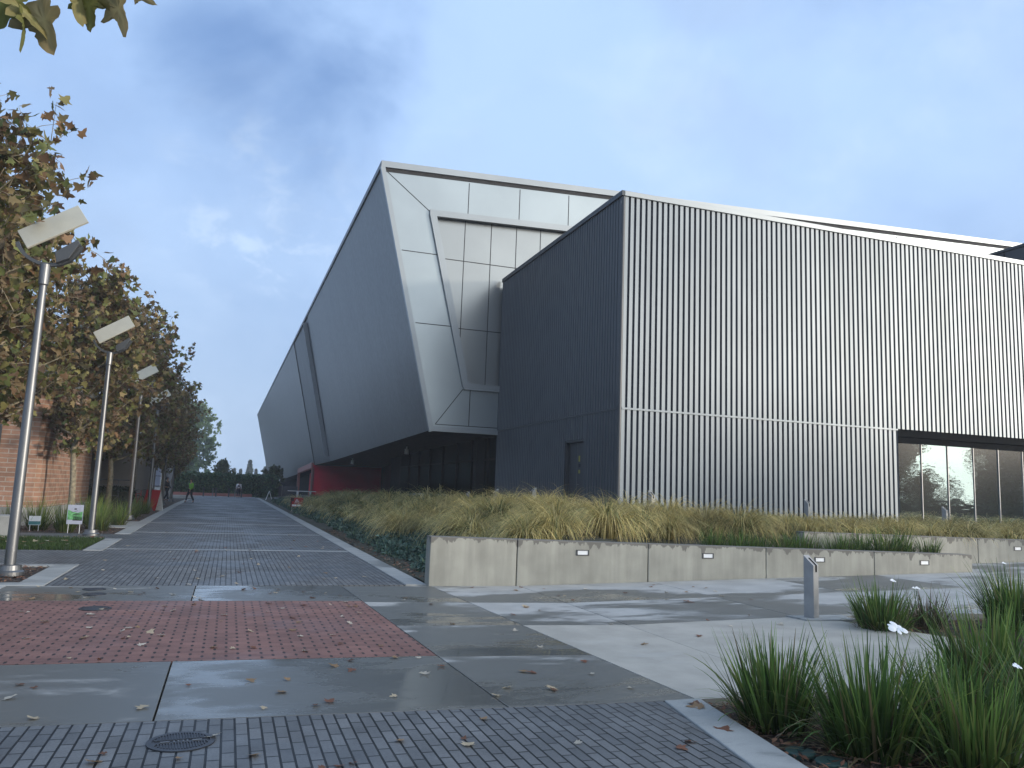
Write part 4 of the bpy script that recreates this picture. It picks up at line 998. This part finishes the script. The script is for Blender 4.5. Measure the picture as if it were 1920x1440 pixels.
def flower(par, x, y, z, s=.09, az=0.):
    q = MB(); c0 = Vector((x, y, z))
    for k in range(6):
        a = az + k * 1.047; l = s * (.60 if k % 2 else .50); wd = l * (.34 if k % 2 else .26)
        d = Vector((math.cos(a), math.sin(a) * .8, .30 + .50 * math.sin(a))).normalized(); p = d.cross(Vector((0, -.6, .8))).normalized(); u = p.cross(d)
        def pt(f, g): return c0 + d * l * f + p * wd * g + u * l * (.22 * math.sin(f * 2.6) - .25 * f * f - .12 * g * g)
        rows_ = [(.04, .12), (.3, .62), (.55, .98), (.78, .92), (.93, .55), (1.0, .12)]
        vs = [pt(f, g * e) for f, e in rows_ for g in (-1, 0, 1)]
        q.add(vs, [(3 * i + b, 3 * i + b + 1, 3 * i + b + 4, 3 * i + b + 3) for i in range(5) for b in (0, 1)], 0, True)
    MB().tube([(x * .5, y * .5, .05), (x * .9, y * .9, z * .6), (x, y, z)], .004, 5).build('flower_stem', M['stem'], par)
    return q.build('flower', M['white'], par)
def iris(loc, mesh, label, group, sc=1., rz=0., cat='plant'):
    t = thing('iris_clump', label, cat, loc, rz, group); t.scale = (sc,) * 3
    if isinstance(mesh, tuple): o = npmesh('leaves', *mesh, M['blade'], t)
    else: o = bpy.data.objects.new('leaves', mesh); C.objects.link(o); o.parent = t
    return t, o
GR = 'strap leaved iris clumps in the right foreground beds'
FI = [((3.98, 5.22, -.06), .74, 230, .20, 'iris clump at the left front of the bed, by the pale slab edge'),
      ((4.22, 4.52, -.06), .84, 260, .22, 'big iris clump in the middle of the foreground bed'),
      ((4.62, 4.05, -.06), .74, 200, .22, 'pale green iris clump at the bottom right of the picture'),
      ((5.0, 4.6, -.06), .80, 190, .20, 'iris clump with arching leaves between the middle clump and the right edge'),
      ((6.3, 5.35, -.02), .95, 260, .26, 'tall dense iris clump at the right edge of the picture'),
      ((5.6, 4.2, -.04), .9, 200, .24, 'iris clump in the lower right corner'),
      ((9.9, 8.0, .08), .92, 260, .26, 'dark iris clump at the right edge behind the sunken bed'),
      ((7.95, 8.3, .03), .70, 260, .22, 'iris clump just right of the nearest bollard'),]
for i, (loc, L, nb, spd, lb) in enumerate(FI):
    pw = (.33, .28, .2, .13, .06) if i != 2 else (.25, .15, .35, .22, .03)
    t, o = iris(loc, iris_mesh(50 + i, int(nb * 1.35), L * .93, .021, spd * 1.15, pw), lb, GR)
    if i == 3: flower(t, .03, .50, .71, .145, .3)
    if i == 7: flower(t, .3, .1, .62, .07); flower(t, .5, -.1, .55, .06)
    if i == 2: flower(t, -.07, -.36, .74, .05)
    if i == 6: flower(t, -.3, -.1, .85, .05)
t, o = iris((8.75, 8.35, .05), iris_mesh(70, 170, .52, .014, .2, (.4, .2, .2, .15, .05), True), 'small brownish iris clump with dry leaves between two green ones', GR)
flower(t, -.1, .1, .5, .05)
ma = iris((-4.35, 26.4, 0), iris_mesh(80, 130, .95, .02, .22, (.12, .12, .30, .42, .04)), 'iris clump beside the green lawn sign', 'iris clumps in the left beds')[1].data  # palette weighted to yellow green, sunlight put into the leaf colour
LB = [(-5.2, 27.2, 1.1, 'iris clump left of the green lawn sign'), (-6.0, 27.6, .9, 'iris clump by the brick building corner'), (-6.9, 27.0, .8, 'leftmost iris clump in front of the brick base'), (-3.55, 27.4, .9, 'iris clump right behind the second lamp post'), (-3.45, 30.6, .95, 'iris clump right of the second lamp on the concrete pad edge'),
      (-3.9, 28.6, 1.1, 'upright iris clump between lawn sign and second lamp'), (-4.5, 31.5, 1.1, 'iris clump behind the concrete pad'), (-3.6, 35.8, .95, 'iris clump at the foot of the third lamp'), (-3.7, 38.5, .9, 'iris clump right of the third lamp'), (-3.6, 41.3, .9, 'last iris clump before the red board'), (-4.5, 34.5, 1., 'iris clump at the foot of the pale trunks'), (-4.0, 14.9, .95, 'iris clump behind the nearest lamp base')]
for i, (x, y, s, lb) in enumerate(LB): iris((x, y, 0), ma, lb, 'iris clumps in the left beds', s, i * 1.3)
mr = iris((9.3, 14.15, .62), iris_mesh(81, 120, .48, .016, .2), 'short green iris clump behind the low wall, left end of the row', 'short green iris row behind the low wall')[1].data
for i in range(13):
    x = 9.75 + i * .43
    iris((x, 14.1 + .12 * (i % 3), .55), mr, 'short green iris clump in the row along the low wall top' if 0 < i < 12 else ('iris clump at the right end of the row behind the low wall' if i else 'second iris clump from the left behind the low wall'), 'short green iris row behind the low wall', 1.0 + .12 * math.sin(i * 2.1) + (.25 if i in (8, 9, 10) else 0), i * 1.1)

# ================================================================= LEFT BUILDINGS
bb = thing('brick_building', 'single storey tan brick building behind the trees at left', 'building', (-5.8, 29.5, 0)); bo = Vector((5.8, -29.5, 0))
q = MB(); arcp = [(-16, 29.5), (-6.15, 29.5), (-5.92, 29.56), (-5.78, 29.75), (-5.7, 30.0), (-5.55, 38.), (-16, 38.)]
q.prism(arcp, .56, 4.75); part(q, 'brick_wall', M['brick'], bb, bo)
q = MB().prism([(-16, 29.44), (-6.13, 29.44), (-5.88, 29.51), (-5.73, 29.72), (-5.64, 30.), (-5.49, 38.05), (-16, 38.05)], -.2, .555); part(q, 'plinth', M['kerb'], bb, bo, tone=[0] * len(q.f), bevel=.01)
q = MB().prism([(-16.1, 29.38), (-6.1, 29.38), (-5.83, 29.47), (-5.67, 29.7), (-5.58, 30.), (-5.43, 38.1), (-16.1, 38.1)], 4.755, 5.0); part(q, 'parapet_coping', M['trim'], bb, bo)
q = MB().box(-8.4, 29.47, 1.95, -7.02, 29.495, 3.1); wf = part(q, 'window', M['glass_dark'], bb, bo)
f = MB()
for a in ((-8.46, 1.89, -6.96, 1.95), (-8.46, 3.1, -6.96, 3.16), (-8.46, 1.951, -8.4, 3.099), (-7.02, 1.951, -6.96, 3.099)): f.box(a[0], 29.45, a[1], a[2], 29.498, a[3])
f.build('window_frame', M['lamp_dark'], wf)
b2 = thing('beige_building', 'shaded beige stucco building with a recessed porch behind the slim trunks', 'building', (-7, 50, 0)); b2o = Vector((7, -50, 0))
q = MB().box(-18, 50.0, 0, -4.9, 62, 3.9).box(-18, 38.05, 3.2, -5.6, 49.99, 3.9); part(q, 'stucco_wall', M['stucco'], b2, b2o)
q = MB().box(-18, 38.06, -.1, -7.4, 49.9, 3.19); part(q, 'porch_back', M['black'], b2, b2o)
q = MB().box(-5.95, 38.3, 0, -5.7, 38.6, 3.19); part(q, 'porch_column', M['trim'], b2, b2o)
q = MB().box(-4.88, 58, 1.0, -4.85, 60., 2.6); part(q, 'window', M['white'], b2, b2o)
b3 = thing('pale_building', 'pale grey building end with a bluish window behind the dark person', 'building', (-6, 71, 0))
MB().box(-6, 0, 0, 1.1, 9, 4.2).build('wall', M['white'], b3); wn_ = MB().box(-.55, -.03, 1.1, .75, -.005, 2.6).build('window', M['poster_pale'], b3)
MB().box(-.6, -.05, 1.02, .8, -.031, 1.095).build('window_bar', M['lamp_dark'], wn_); MB().box(-.6, -.05, 1.85, .8, -.031, 1.9).build('window_bar', M['lamp_dark'], wn_)
rl = thing('handrail', 'pale metal handrail in front of the dark porch', 'railing', (-6, 44, 0))
q = MB().tube([(-.55, -2, 1.5), (1.4, 2.5, 1.5)], .03, 8).tube([(-.55, -2, 1.25), (1.4, 2.5, 1.25)], .02, 8); q.build('rail', M['steel'], rl)
for k in range(4): MB().tube([(-.55 + k * .65, -2 + k * 1.5, 0), (-.55 + k * .65, -2 + k * 1.5, 1.5)], .025, 8).build('post', M['steel'], rl)
hh_ = thing('low_hedge', 'dark clipped low hedge under the handrail', 'hedge', (-5.4, 43.5, 0))
n = 2500; V, F, Cc = scatter(QUAD_V, QUAD_F, np.stack([r.uniform(-1.1, 1.0, n), r.uniform(-1.2, 1.2, n), .3 + r.uniform(.0, .85, n)], 1), randrot(n, r=r), r.uniform(.07, .13, n), pal([(.018, .032, .016), (.012, .02, .012)], [.5, .5], n, .2, r))
npmesh('foliage', V, F, Cc, M['needle'], hh_); MB().box(-1.0, -1.1, -.05, .9, 1.1, .95).build('hedge_core', M['soil_green'], hh_)
q = MB().box(-8.6, 24.1, -.1, -5.2, 24.75, .53); tag(q.build('concrete_bench', M['kerb'], tone=[0] * 6, bevel=.03), 'solid concrete block bench at the left edge behind the nearest lamp', 'bench')

# ================================================================= SIGNS AND BOARDS
def stakesign(name, label, loc, wd, z0, z1, face, art, rz=0., cat='sign'):
    t = thing(name, label, cat, loc, rz)
    for sx in (-1, 1): MB().tube([(sx * wd * .36, 0, -.05), (sx * wd * .36, 0, z0 + .1)], .008, 6).build('stake', M['white'], t)
    b = MB().box(-wd / 2, -.012, z0, wd / 2, -.004, z1).build('panel', M[face], t)
    for a, mt in art:
        q = MB(); 
        for k, p in enumerate(a): q.extr([(x, -.0125 - .0004 * k, z) for x, z in p][::-1] if False else [(x, -.0135 - .0006 * k, z) for x, z in p], (0, .001, 0))
        q.build('print', M[mt], b)
    return t
rect = lambda a, b, c, d: [(a, b), (c, b), (c, d), (a, d)]
stakesign('lawn_sign', 'upright campaign style lawn sign printed with a green landscape in front of the slim trunk', (-4.02, 25.7, 0), .40, .26, .80, 'poster_pale',
          [([[(-.185, .38), (.185, .38), (.185, .62), (.07, .58), (-.06, .60), (-.185, .66)]], 'poster_green'), ([rect(-.185, .66, .185, .785)], 'poster_pale'),
           ([rect(-.05, .36, .19, .475), [(-.08, .52), (.10, .535), (.06, .56), (-.03, .55)], [(-.05, .585), (.05, .63), (.06, .645), (-.04, .60)], [(-.03, .665), (.03, .665), (.03, .70), (-.03, .70)]], 'poster_black')], 0.05)
stakesign('plant_sign', 'small white and teal sign low in the left bed', (-5.2, 26.7, 0), .30, .16, .42, 'white', [([rect(-.145, .17, .145, .27)], 'teal')], .1)
stakesign('yard_sign', 'dark red sign with white lettering at the path side ground cover', (3.88, 49.2, .02), .72, .28, .82, 'red_paint',
          [([rect(-.27, .31, -.01, .42), rect(.02, .31, .26, .42)], 'white'), ([rect(-.15, .50, .15, .515), rect(-.1, .56, -.01, .60), rect(.02, .56, .12, .60), rect(-.08, .64, .08, .67), rect(-.05, .70, .05, .72)], 'white'), ([rect(-.35, .29, -.29, .81), rect(-.28, .6, -.18, .81)], 'poster_black')], 0.)
stakesign('yard_sign', 'small pale pink sign in the ground cover right of the white folding sign', (4.25, 75, .02), .60, .02, .36, 'poster_pale', [([rect(-.28, .04, .2, .14), rect(-.05, .2, .05, .24)], 'redlight')], 0.)
t = thing('wall_sign', 'white square sign standing at the far lower edge of the hall', 'sign', (6.47, 119, 0)); b = MB().box(-.34, -.03, 1.62, .34, .0, 2.52).build('panel', M['white'], t)
MB().box(-.12, -.036, 2.1, .05, -.031, 2.3).box(-.1, -.036, 1.78, .1, -.031, 1.95).build('print', M['lamp_dark'], b); MB().tube([(0, .03, 0), (0, .03, 2.5)], .03, 8).build('post', M['steel'], t)
def aboard(label, loc, h, wd, rz, mats, sp_=.28):
    t = thing('folding_sign', label, 'sandwich board', loc, rz)
    for s, mt in ((-1, mats[0]), (1, mats[1])):
        q = MB(); q.extr([(s * sp_, -wd / 2, 0), (s * sp_, wd / 2, 0), (s * .015, wd / 2, h), (s * .015, -wd / 2, h)], (-.03 * s, 0, 0)); q.build('board', M[mt], t)
    return t
aboard('white folding sign seen edge on as an inverted V at the path side', (3.78, 81.5, .02), .88, .55, 0., ('white', 'white'), .30)
aboard('red and white folding board standing at the kerb behind the fourth lamp', (-3.62, 45.6, 0), 1.05, .8, R(60), ('red_paint', 'white'), .34)
tb = thing('picnic_table', 'pale thin topped table on the terrace before the red portal', 'table', (5.9, 71, .35))
MB().box(-1.1, -.4, .68, 1.2, .4, .73).build('tabletop', M['white'], tb)
for x, yy in ((-.3, -.3), (-.3, .3), (.75, -.3), (.75, .3)): MB().box(x - .06, yy - .04, 0, x + .06, yy + .04, .679).build('leg', M['white'], tb)
# end of path bollards and red kerb wall
pb = thing('slim_bollard', 'leftmost dark slim bollard at the far end of the path', 'bollard', (-2.45, 92.2, 0), 0, 'slim bollards at the path end')
MB().lathe([(.075, 0), (.075, .88), (.05, .94)], 12).build('post', M['lamp_dark'], pb)
for x, lb in ((-1.2, 'second dark slim bollard at the far end of the path'), (.1, 'third dark slim bollard at the far end of the path'), (1.4, 'dark slim bollard next to the person in white')): dup(pb, (x, 92.2, 0), 0, lb)
pw_ = thing('pale_post', 'pale post left of the second slim bollard at the path end', 'bollard', (-1.55, 94, 0), 0, 'pale posts at the path end'); MB().lathe([(.06, 0), (.06, .85), (.03, .88)], 12).build('post', M['steel'], pw_)
dup(pw_, (.75, 94, 0), 0, 'pale post left of the person in white at the path end')
q = MB().box(-6, 96.2, -.2, 2.6, 96.5, .32); tag(q.build('low_red_wall', M['redlight']), 'low dull red kerb wall across the far end of the path', 'low wall')
fn_ = thing('wire_fence', 'dark mesh fence between hedge and hall corner', 'fence', (4.2, 99, 0)); MB().box(0, -.03, 0, 3.6, .03, 1.35).build('mesh_panel', M['dark_metal'], fn_)
for x in (0.05, 1.8, 3.55): MB().tube([(x, -.06, 0), (x, -.06, 1.5)], .035, 8).build('post', M['steel'], fn_)

# ================================================================= MANHOLES, VALVE BOX
def manhole(name, label, x, y, rad, detail, rz=0.):
    t = thing(name, label, 'manhole cover', (x, y, 0), rz, 'covers in the paving')
    MB().lathe([(rad, .001), (rad, .008), (rad * .84, .009), (rad * .84, .004), (.001, .0045)], 40).build('frame', M['iron'], t)
    if detail:
        q = MB()
        for k in range(-9, 10):
            xx = k * .0165; hl = math.sqrt(max(0, (rad * .8) ** 2 - xx * xx))
            if hl > .05: q.box(xx - .004, .034, .0046, xx + .004, hl, .011).box(xx - .004, -hl, .0046, xx + .004, -.034, .011)
        q.box(-.15, -.0345, .0046, .15, -.029, .0095).box(-.15, .029, .0046, .15, .0345, .0095).box(-.003, -rad * .8, .0046, .003, rad * .8, .0085)
        q.build('lid_ribs', M['iron'], t)
        for a_, b_ in ((-.12, -.065), (.065, .12)): MB().box(a_, -.010, .0046, b_, .010, .0105).build('raised_bar', M['iron_worn'], t)
        for xx in (-.045, -.02, .008, .032): MB().box(xx, -.014, .0046, xx + .010, .014, .0105).build('raised_mark', M['iron_worn'], t)
    else: MB().lathe([(rad * .8, .005), (rad * .8, .0075), (.001, .0076)], 32).build('lid', M['iron'], t)
    return t
manhole('manhole_cover', 'round iron cover with ribs set in the grey pavers in the foreground', -.15, 5.55, .20, True, R(5))
manhole('manhole_cover', 'small dark round cover on the concrete band, nearer the grey path', -1.70, 13.1, .155, False)
manhole('manhole_cover', 'small dark round cover on the concrete band, nearer the red bricks', -1.62, 12.55, .15, False)
manhole('manhole_cover', 'dark round cover set in the red brick band', -1.42, 11.2, .185, False)
for x, y, lb in ((3.72, 4.62, 'green plastic valve lid in the mulch, farther one'), (3.78, 4.40, 'green plastic valve lid in the mulch, nearer one')):
    t = thing('valve_lid', lb, 'valve box', (x, y, -.045), .2, 'green valve lids in the mulch'); MB().lathe([(.10, -.01), (.10, .015), (.09, .022), (.001, .023)], 24).build('lid', M['valve'], t); MB().box(-.02, -.012, .0235, .02, .012, .030).build('handle', M['valve'], t)

# ================================================================= FALLEN LEAVES
GL = 'fallen leaves on the paving'
lm = []; r = np.random.default_rng(31)
cols = [(.50, .41, .28), (.34, .22, .12), (.22, .10, .06), (.60, .54, .44), (.16, .08, .05)]
for k in range(10):
    v = LEAF_V.copy(); v[:, 1] -= .45; v[:, 2] = .18 * (v[:, 0] ** 2) * r.uniform(.3, 1.8) + .25 * (v[:, 1] ** 2) * r.uniform(0, 1.6) + r.normal(0, .025, len(v)); v[:, 2] -= v[:, 2].min()
    th = r.uniform(-.5, .5); 
    o = npmesh('fallen_leaf', v, LEAF_F, np.tile(np.array(cols[k % 5]) * r.uniform(.85, 1.15), (len(v), 1)), M['leaf']); lm.append(o.data); bpy.data.objects.remove(o)
def fl_(x, y, s, k, z=None):
    o = bpy.data.objects.new('fallen_leaf', lm[k]); C.objects.link(o); zz = .008 + (PZ(x, y) if x > 2 else 0)
    o.location = (x, y, zz if z is None else z); o.rotation_euler = (r.normal(0, .15), r.normal(0, .15), r.uniform(0, 6.28)); s *= .86; o.scale = (s, s, s)
    surf = 'grey pavers in the foreground' if y < e0(x) and x < 3.4 else 'red brick band' if (x < 2 and e1(x) < y < e2(x)) else 'grey paver path' if y > 13.5 else 'concrete paving'
    tag(o, 'dry curled sycamore leaf lying on the ' + surf, 'fallen leaf', GL); return o
for _ in range(58): fl_(r.uniform(-2.2, 2.), r.uniform(8.1, 11.7), r.uniform(.05, .11), int(r.integers(10)))
for _ in range(34): fl_(r.uniform(-2.0, 3.4), r.uniform(6.1, 7.8), r.uniform(.05, .12), int(r.integers(10)))
for _ in range(26): fl_(r.uniform(-1.2, 3.1), r.uniform(4.2, 5.9), r.uniform(.05, .11), int(r.integers(10)))
for _ in range(40): fl_(r.uniform(2.2, 8.), r.uniform(7.8, 13.2), r.uniform(.05, .11), int(r.integers(10)))
for _ in range(24): fl_(r.uniform(-2.8, 1.8), r.uniform(11.9, 13.4), r.uniform(.05, .11), int(r.integers(10)))
for _ in range(50): fl_(r.uniform(-2.3, 2.8), 13.6 + 14 * r.random() ** 1.5, r.uniform(.06, .11), int(r.integers(10)))
for _ in range(36):
    o = fl_(r.uniform(-6., -2.95), r.uniform(19.95, 23.6), r.uniform(.08, .15), int(r.integers(10)), .07); o['label'] = 'dry sycamore leaf lying on the small lawn'
for x, y, s, k in ((6.75, 10.9, .2, 2), (3.55, 5.62, .16, 1), (3.42, 5.05, .15, 2), (3.6, 5.7, .14, 4), (3.9, 5.6, .13, 1), (2.9, 4.75, .1, 2)): fl_(x, y, s, k)

# ================================================================= PEOPLE
def skinobj(name, pts, edges, mat, par, root=0, sub=1):
    me = bpy.data.meshes.new(name); me.from_pydata([p[:3] for p in pts], edges, []); o = bpy.data.objects.new(name, me); C.objects.link(o); o.parent = par
    md = o.modifiers.new('skin', 'SKIN'); md.use_smooth_shade = True
    for i, p in enumerate(pts):
        sv = me.skin_vertices[0].data[i]; sv.radius = (p[3], p[4] if len(p) > 4 else p[3]); sv.use_root = (i == root)
    ss = o.modifiers.new('sub', 'SUBSURF'); ss.levels = sub; ss.render_levels = sub
    me.materials.append(mat); return o
def person(label, loc, rz, top, legs, stride=.25, H=1.72, hairlong=False, armf=.1, bag=None):
    t = thing('person', label, 'person', loc, rz); t.scale = (H / 1.72,) * 3
    s = stride
    hipL, hipR = (-.09, 0, .90), (.09, 0, .90); kL, kR = (-.10, -.10 - s * .35, .50), (.10, s * .15, .49); aL, aR = (-.10, -s, .09), (.10, s, .11)
    pts = [(0, 0, .95, .13, .10), (0, .0, 1.15, .12, .09), (0, .01, 1.36, .145, .10), (0, .015, 1.46, .06), (0, .01, 1.54, .052), (0, -.01, 1.63, .082, .095), (0, -.01, 1.71, .055)]
    ed_ = [(0, 1), (1, 2), (2, 3), (3, 4), (4, 5), (5, 6)]
    def addc(chain, frm):
        prev = frm
        for c in chain: pts.append(c); ed_.append((prev, len(pts) - 1)); prev = len(pts) - 1
        return prev
    addc([(*hipL, .095), (*kL, .06), (*aL, .04), (aL[0], aL[1] - .13, .035, .035, .03)], 0); addc([(*hipR, .095), (*kR, .06), (*aR, .04), (aR[0], aR[1] - .13, .035, .035, .03)], 0)
    arms = []
    for sx in (-1, 1):
        e = (sx * .25, .03 - armf * sx * .3, 1.13); h = (sx * .24, -.08 - armf * sx, .90)
        sh_ = (sx * .19, .01, 1.40); arms.append((sh_, e, h))
        w_ = addc([(*sh_, .06), (*e, .042), (*h, .028), (h[0], h[1] - .01, h[2] - .06, .034, .016)], 2)
        for k in range(4): addc([(h[0] + sx * .0, h[1] - .035 + k * .02, h[2] - .12, .009), (h[0] - sx * .012, h[1] - .035 + k * .02, h[2] - .155 + .008 * abs(k - 1), .008)], w_)
        addc([(h[0] - sx * .01, h[1] - .055, h[2] - .085, .010), (h[0] - sx * .012, h[1] - .06, h[2] - .115, .008)], w_)
    addc([(0, -.105, 1.615, .018)], 5)
    skinobj('body', pts, ed_, M['skin'], t)
    tp = [(0, 0, .93, .155, .125), (0, 0, 1.15, .142, .112), (0, .01, 1.37, .165, .120), (0, .015, 1.455, .075)]; te = [(0, 1), (1, 2), (2, 3)]
    for sh_, e, h in arms:
        k = len(tp); tp += [(*sh_, .078), (*e, .058), (h[0], h[1], h[2] + .03, .042)]; te += [(2, k), (k, k + 1), (k + 1, k + 2)]
    skinobj('jacket', tp, te, M[top], t)
    lp = [(0, 0, .95, .15, .12), (*hipL, .112), (*kL, .078), (aL[0], aL[1], aL[2] + .02, .058), (*hipR, .112), (*kR, .078), (aR[0], aR[1], aR[2] + .02, .058)]
    skinobj('trousers', lp, [(0, 1), (1, 2), (2, 3), (0, 4), (4, 5), (5, 6)], M[legs], t)
    hp = [(0, .03, 1.665, .088, .085), (0, .025, 1.715, .06), (0, .075, 1.60, .06)] + ([(0, .09, 1.48, .05)] if hairlong else [])
    skinobj('hair', hp, [(0, 1), (0, 2)] + ([(2, 3)] if hairlong else []), M['hair'], t)
    for a in (aL, aR):
        skinobj('shoe', [(a[0], a[1] + .03, .045, .045), (a[0], a[1] - .13, .035, .042, .034)], [(0, 1)], M['dark_cloth'], t)
    if bag: skinobj('backpack', [(0, .17, 1.12, .12, .08), (0, .17, 1.34, .11, .075)], [(0, 1)], M[bag], t)
    return t
person('person in a lime green top and dark shorts walking up the path', (-2.62, 64.5, 0), R(-55), 'green_vest', 'dark_cloth', .26, 1.70, True, .12)
person('person in dark clothes walking behind the lamp posts at left', (-4.4, 66.5, 0), R(60), 'dark_cloth', 'dark_cloth', .24, 1.76, False, .1)
person('person in a white top and dark trousers walking away at the path end', (1.05, 90.6, 0), R(180), 'white_cloth', 'dark_cloth', .16, 1.70, True, .05, 'dark_cloth')

# ================================================================= BICYCLES
def bicycle(loc, rz, col, label):
    t = thing('bicycle', label, 'bicycle', loc, rz, 'parked bicycles behind the left trees')
    for x in (-.52, .52):
        ring = [(x + .33 * math.cos(a), 0, .34 + .33 * math.sin(a)) for a in np.linspace(0, 2 * math.pi, 25)]
        wl = MB().tube(ring, .022, 6, cap=False).build('wheel', M['tyre'], t); q = MB()
        for k in range(8): a = k * math.pi / 8; q.tube([(x - .31 * math.cos(a), 0, .34 - .31 * math.sin(a)), (x + .31 * math.cos(a), 0, .34 + .31 * math.sin(a))], .003, 4)
        q.build('spokes', M['steel'], wl)
    q = MB(); bbk = (-.06, 0, .30); st_ = (-.22, 0, .82); hd_ = (.36, 0, .80)
    for a, b in ((bbk, st_), (st_, hd_), (bbk, hd_), ((-.52, 0, .34), bbk), ((-.52, 0, .34), (-.20, 0, .76)), (hd_, (.52, 0, .34)), (st_, (-.25, 0, .93)), (hd_, (.33, 0, .98))): q.tube([a, b], .018, 6)
    q.build('frame', M[col], t)
    MB().tube([(.30, -.26, 1.02), (.36, -.1, 1.0), (.36, .1, 1.0), (.30, .26, 1.02)], .014, 6).build('handlebar', M['lamp_dark'], t)
    MB().prism([(-.40, -.07), (-.14, -.02), (-.14, .02), (-.40, .07)], .93, .98).build('saddle', M['tyre'], t)
    return t
bicycle((-5.0, 40.2, 0), R(15), 'lamp_dark', 'dark bicycle parked left of the second lamp pole'); bicycle((-4.55, 47.6, 0), R(70), 'red_paint', 'bicycle with a red frame left of the red board'); bicycle((-5.1, 49.0, 0), R(40), 'steel', 'silver bicycle parked against the beige wall'); bicycle((-4.2, 52.0, 0), R(100), 'lamp_dark', 'dark bicycle behind the red board')

# ================================================================= HAZE
hz = MB().box(-420, -330, -1.5, 420, 330, 22).build('haze', [bpy.data.materials.new('haze air')])
hm = hz.data.materials[0]; hm.use_nodes = True; hm.node_tree.nodes.clear()
pv = hm.node_tree.nodes.new('ShaderNodeVolumePrincipled'); pv.inputs['Color'].default_value = (.86, .92, 1, 1); pv.inputs['Density'].default_value = .0008
ho = hm.node_tree.nodes.new('ShaderNodeOutputMaterial'); hm.node_tree.links.new(pv.outputs[0], ho.inputs['Volume'])
tag(hz, kind='stuff')
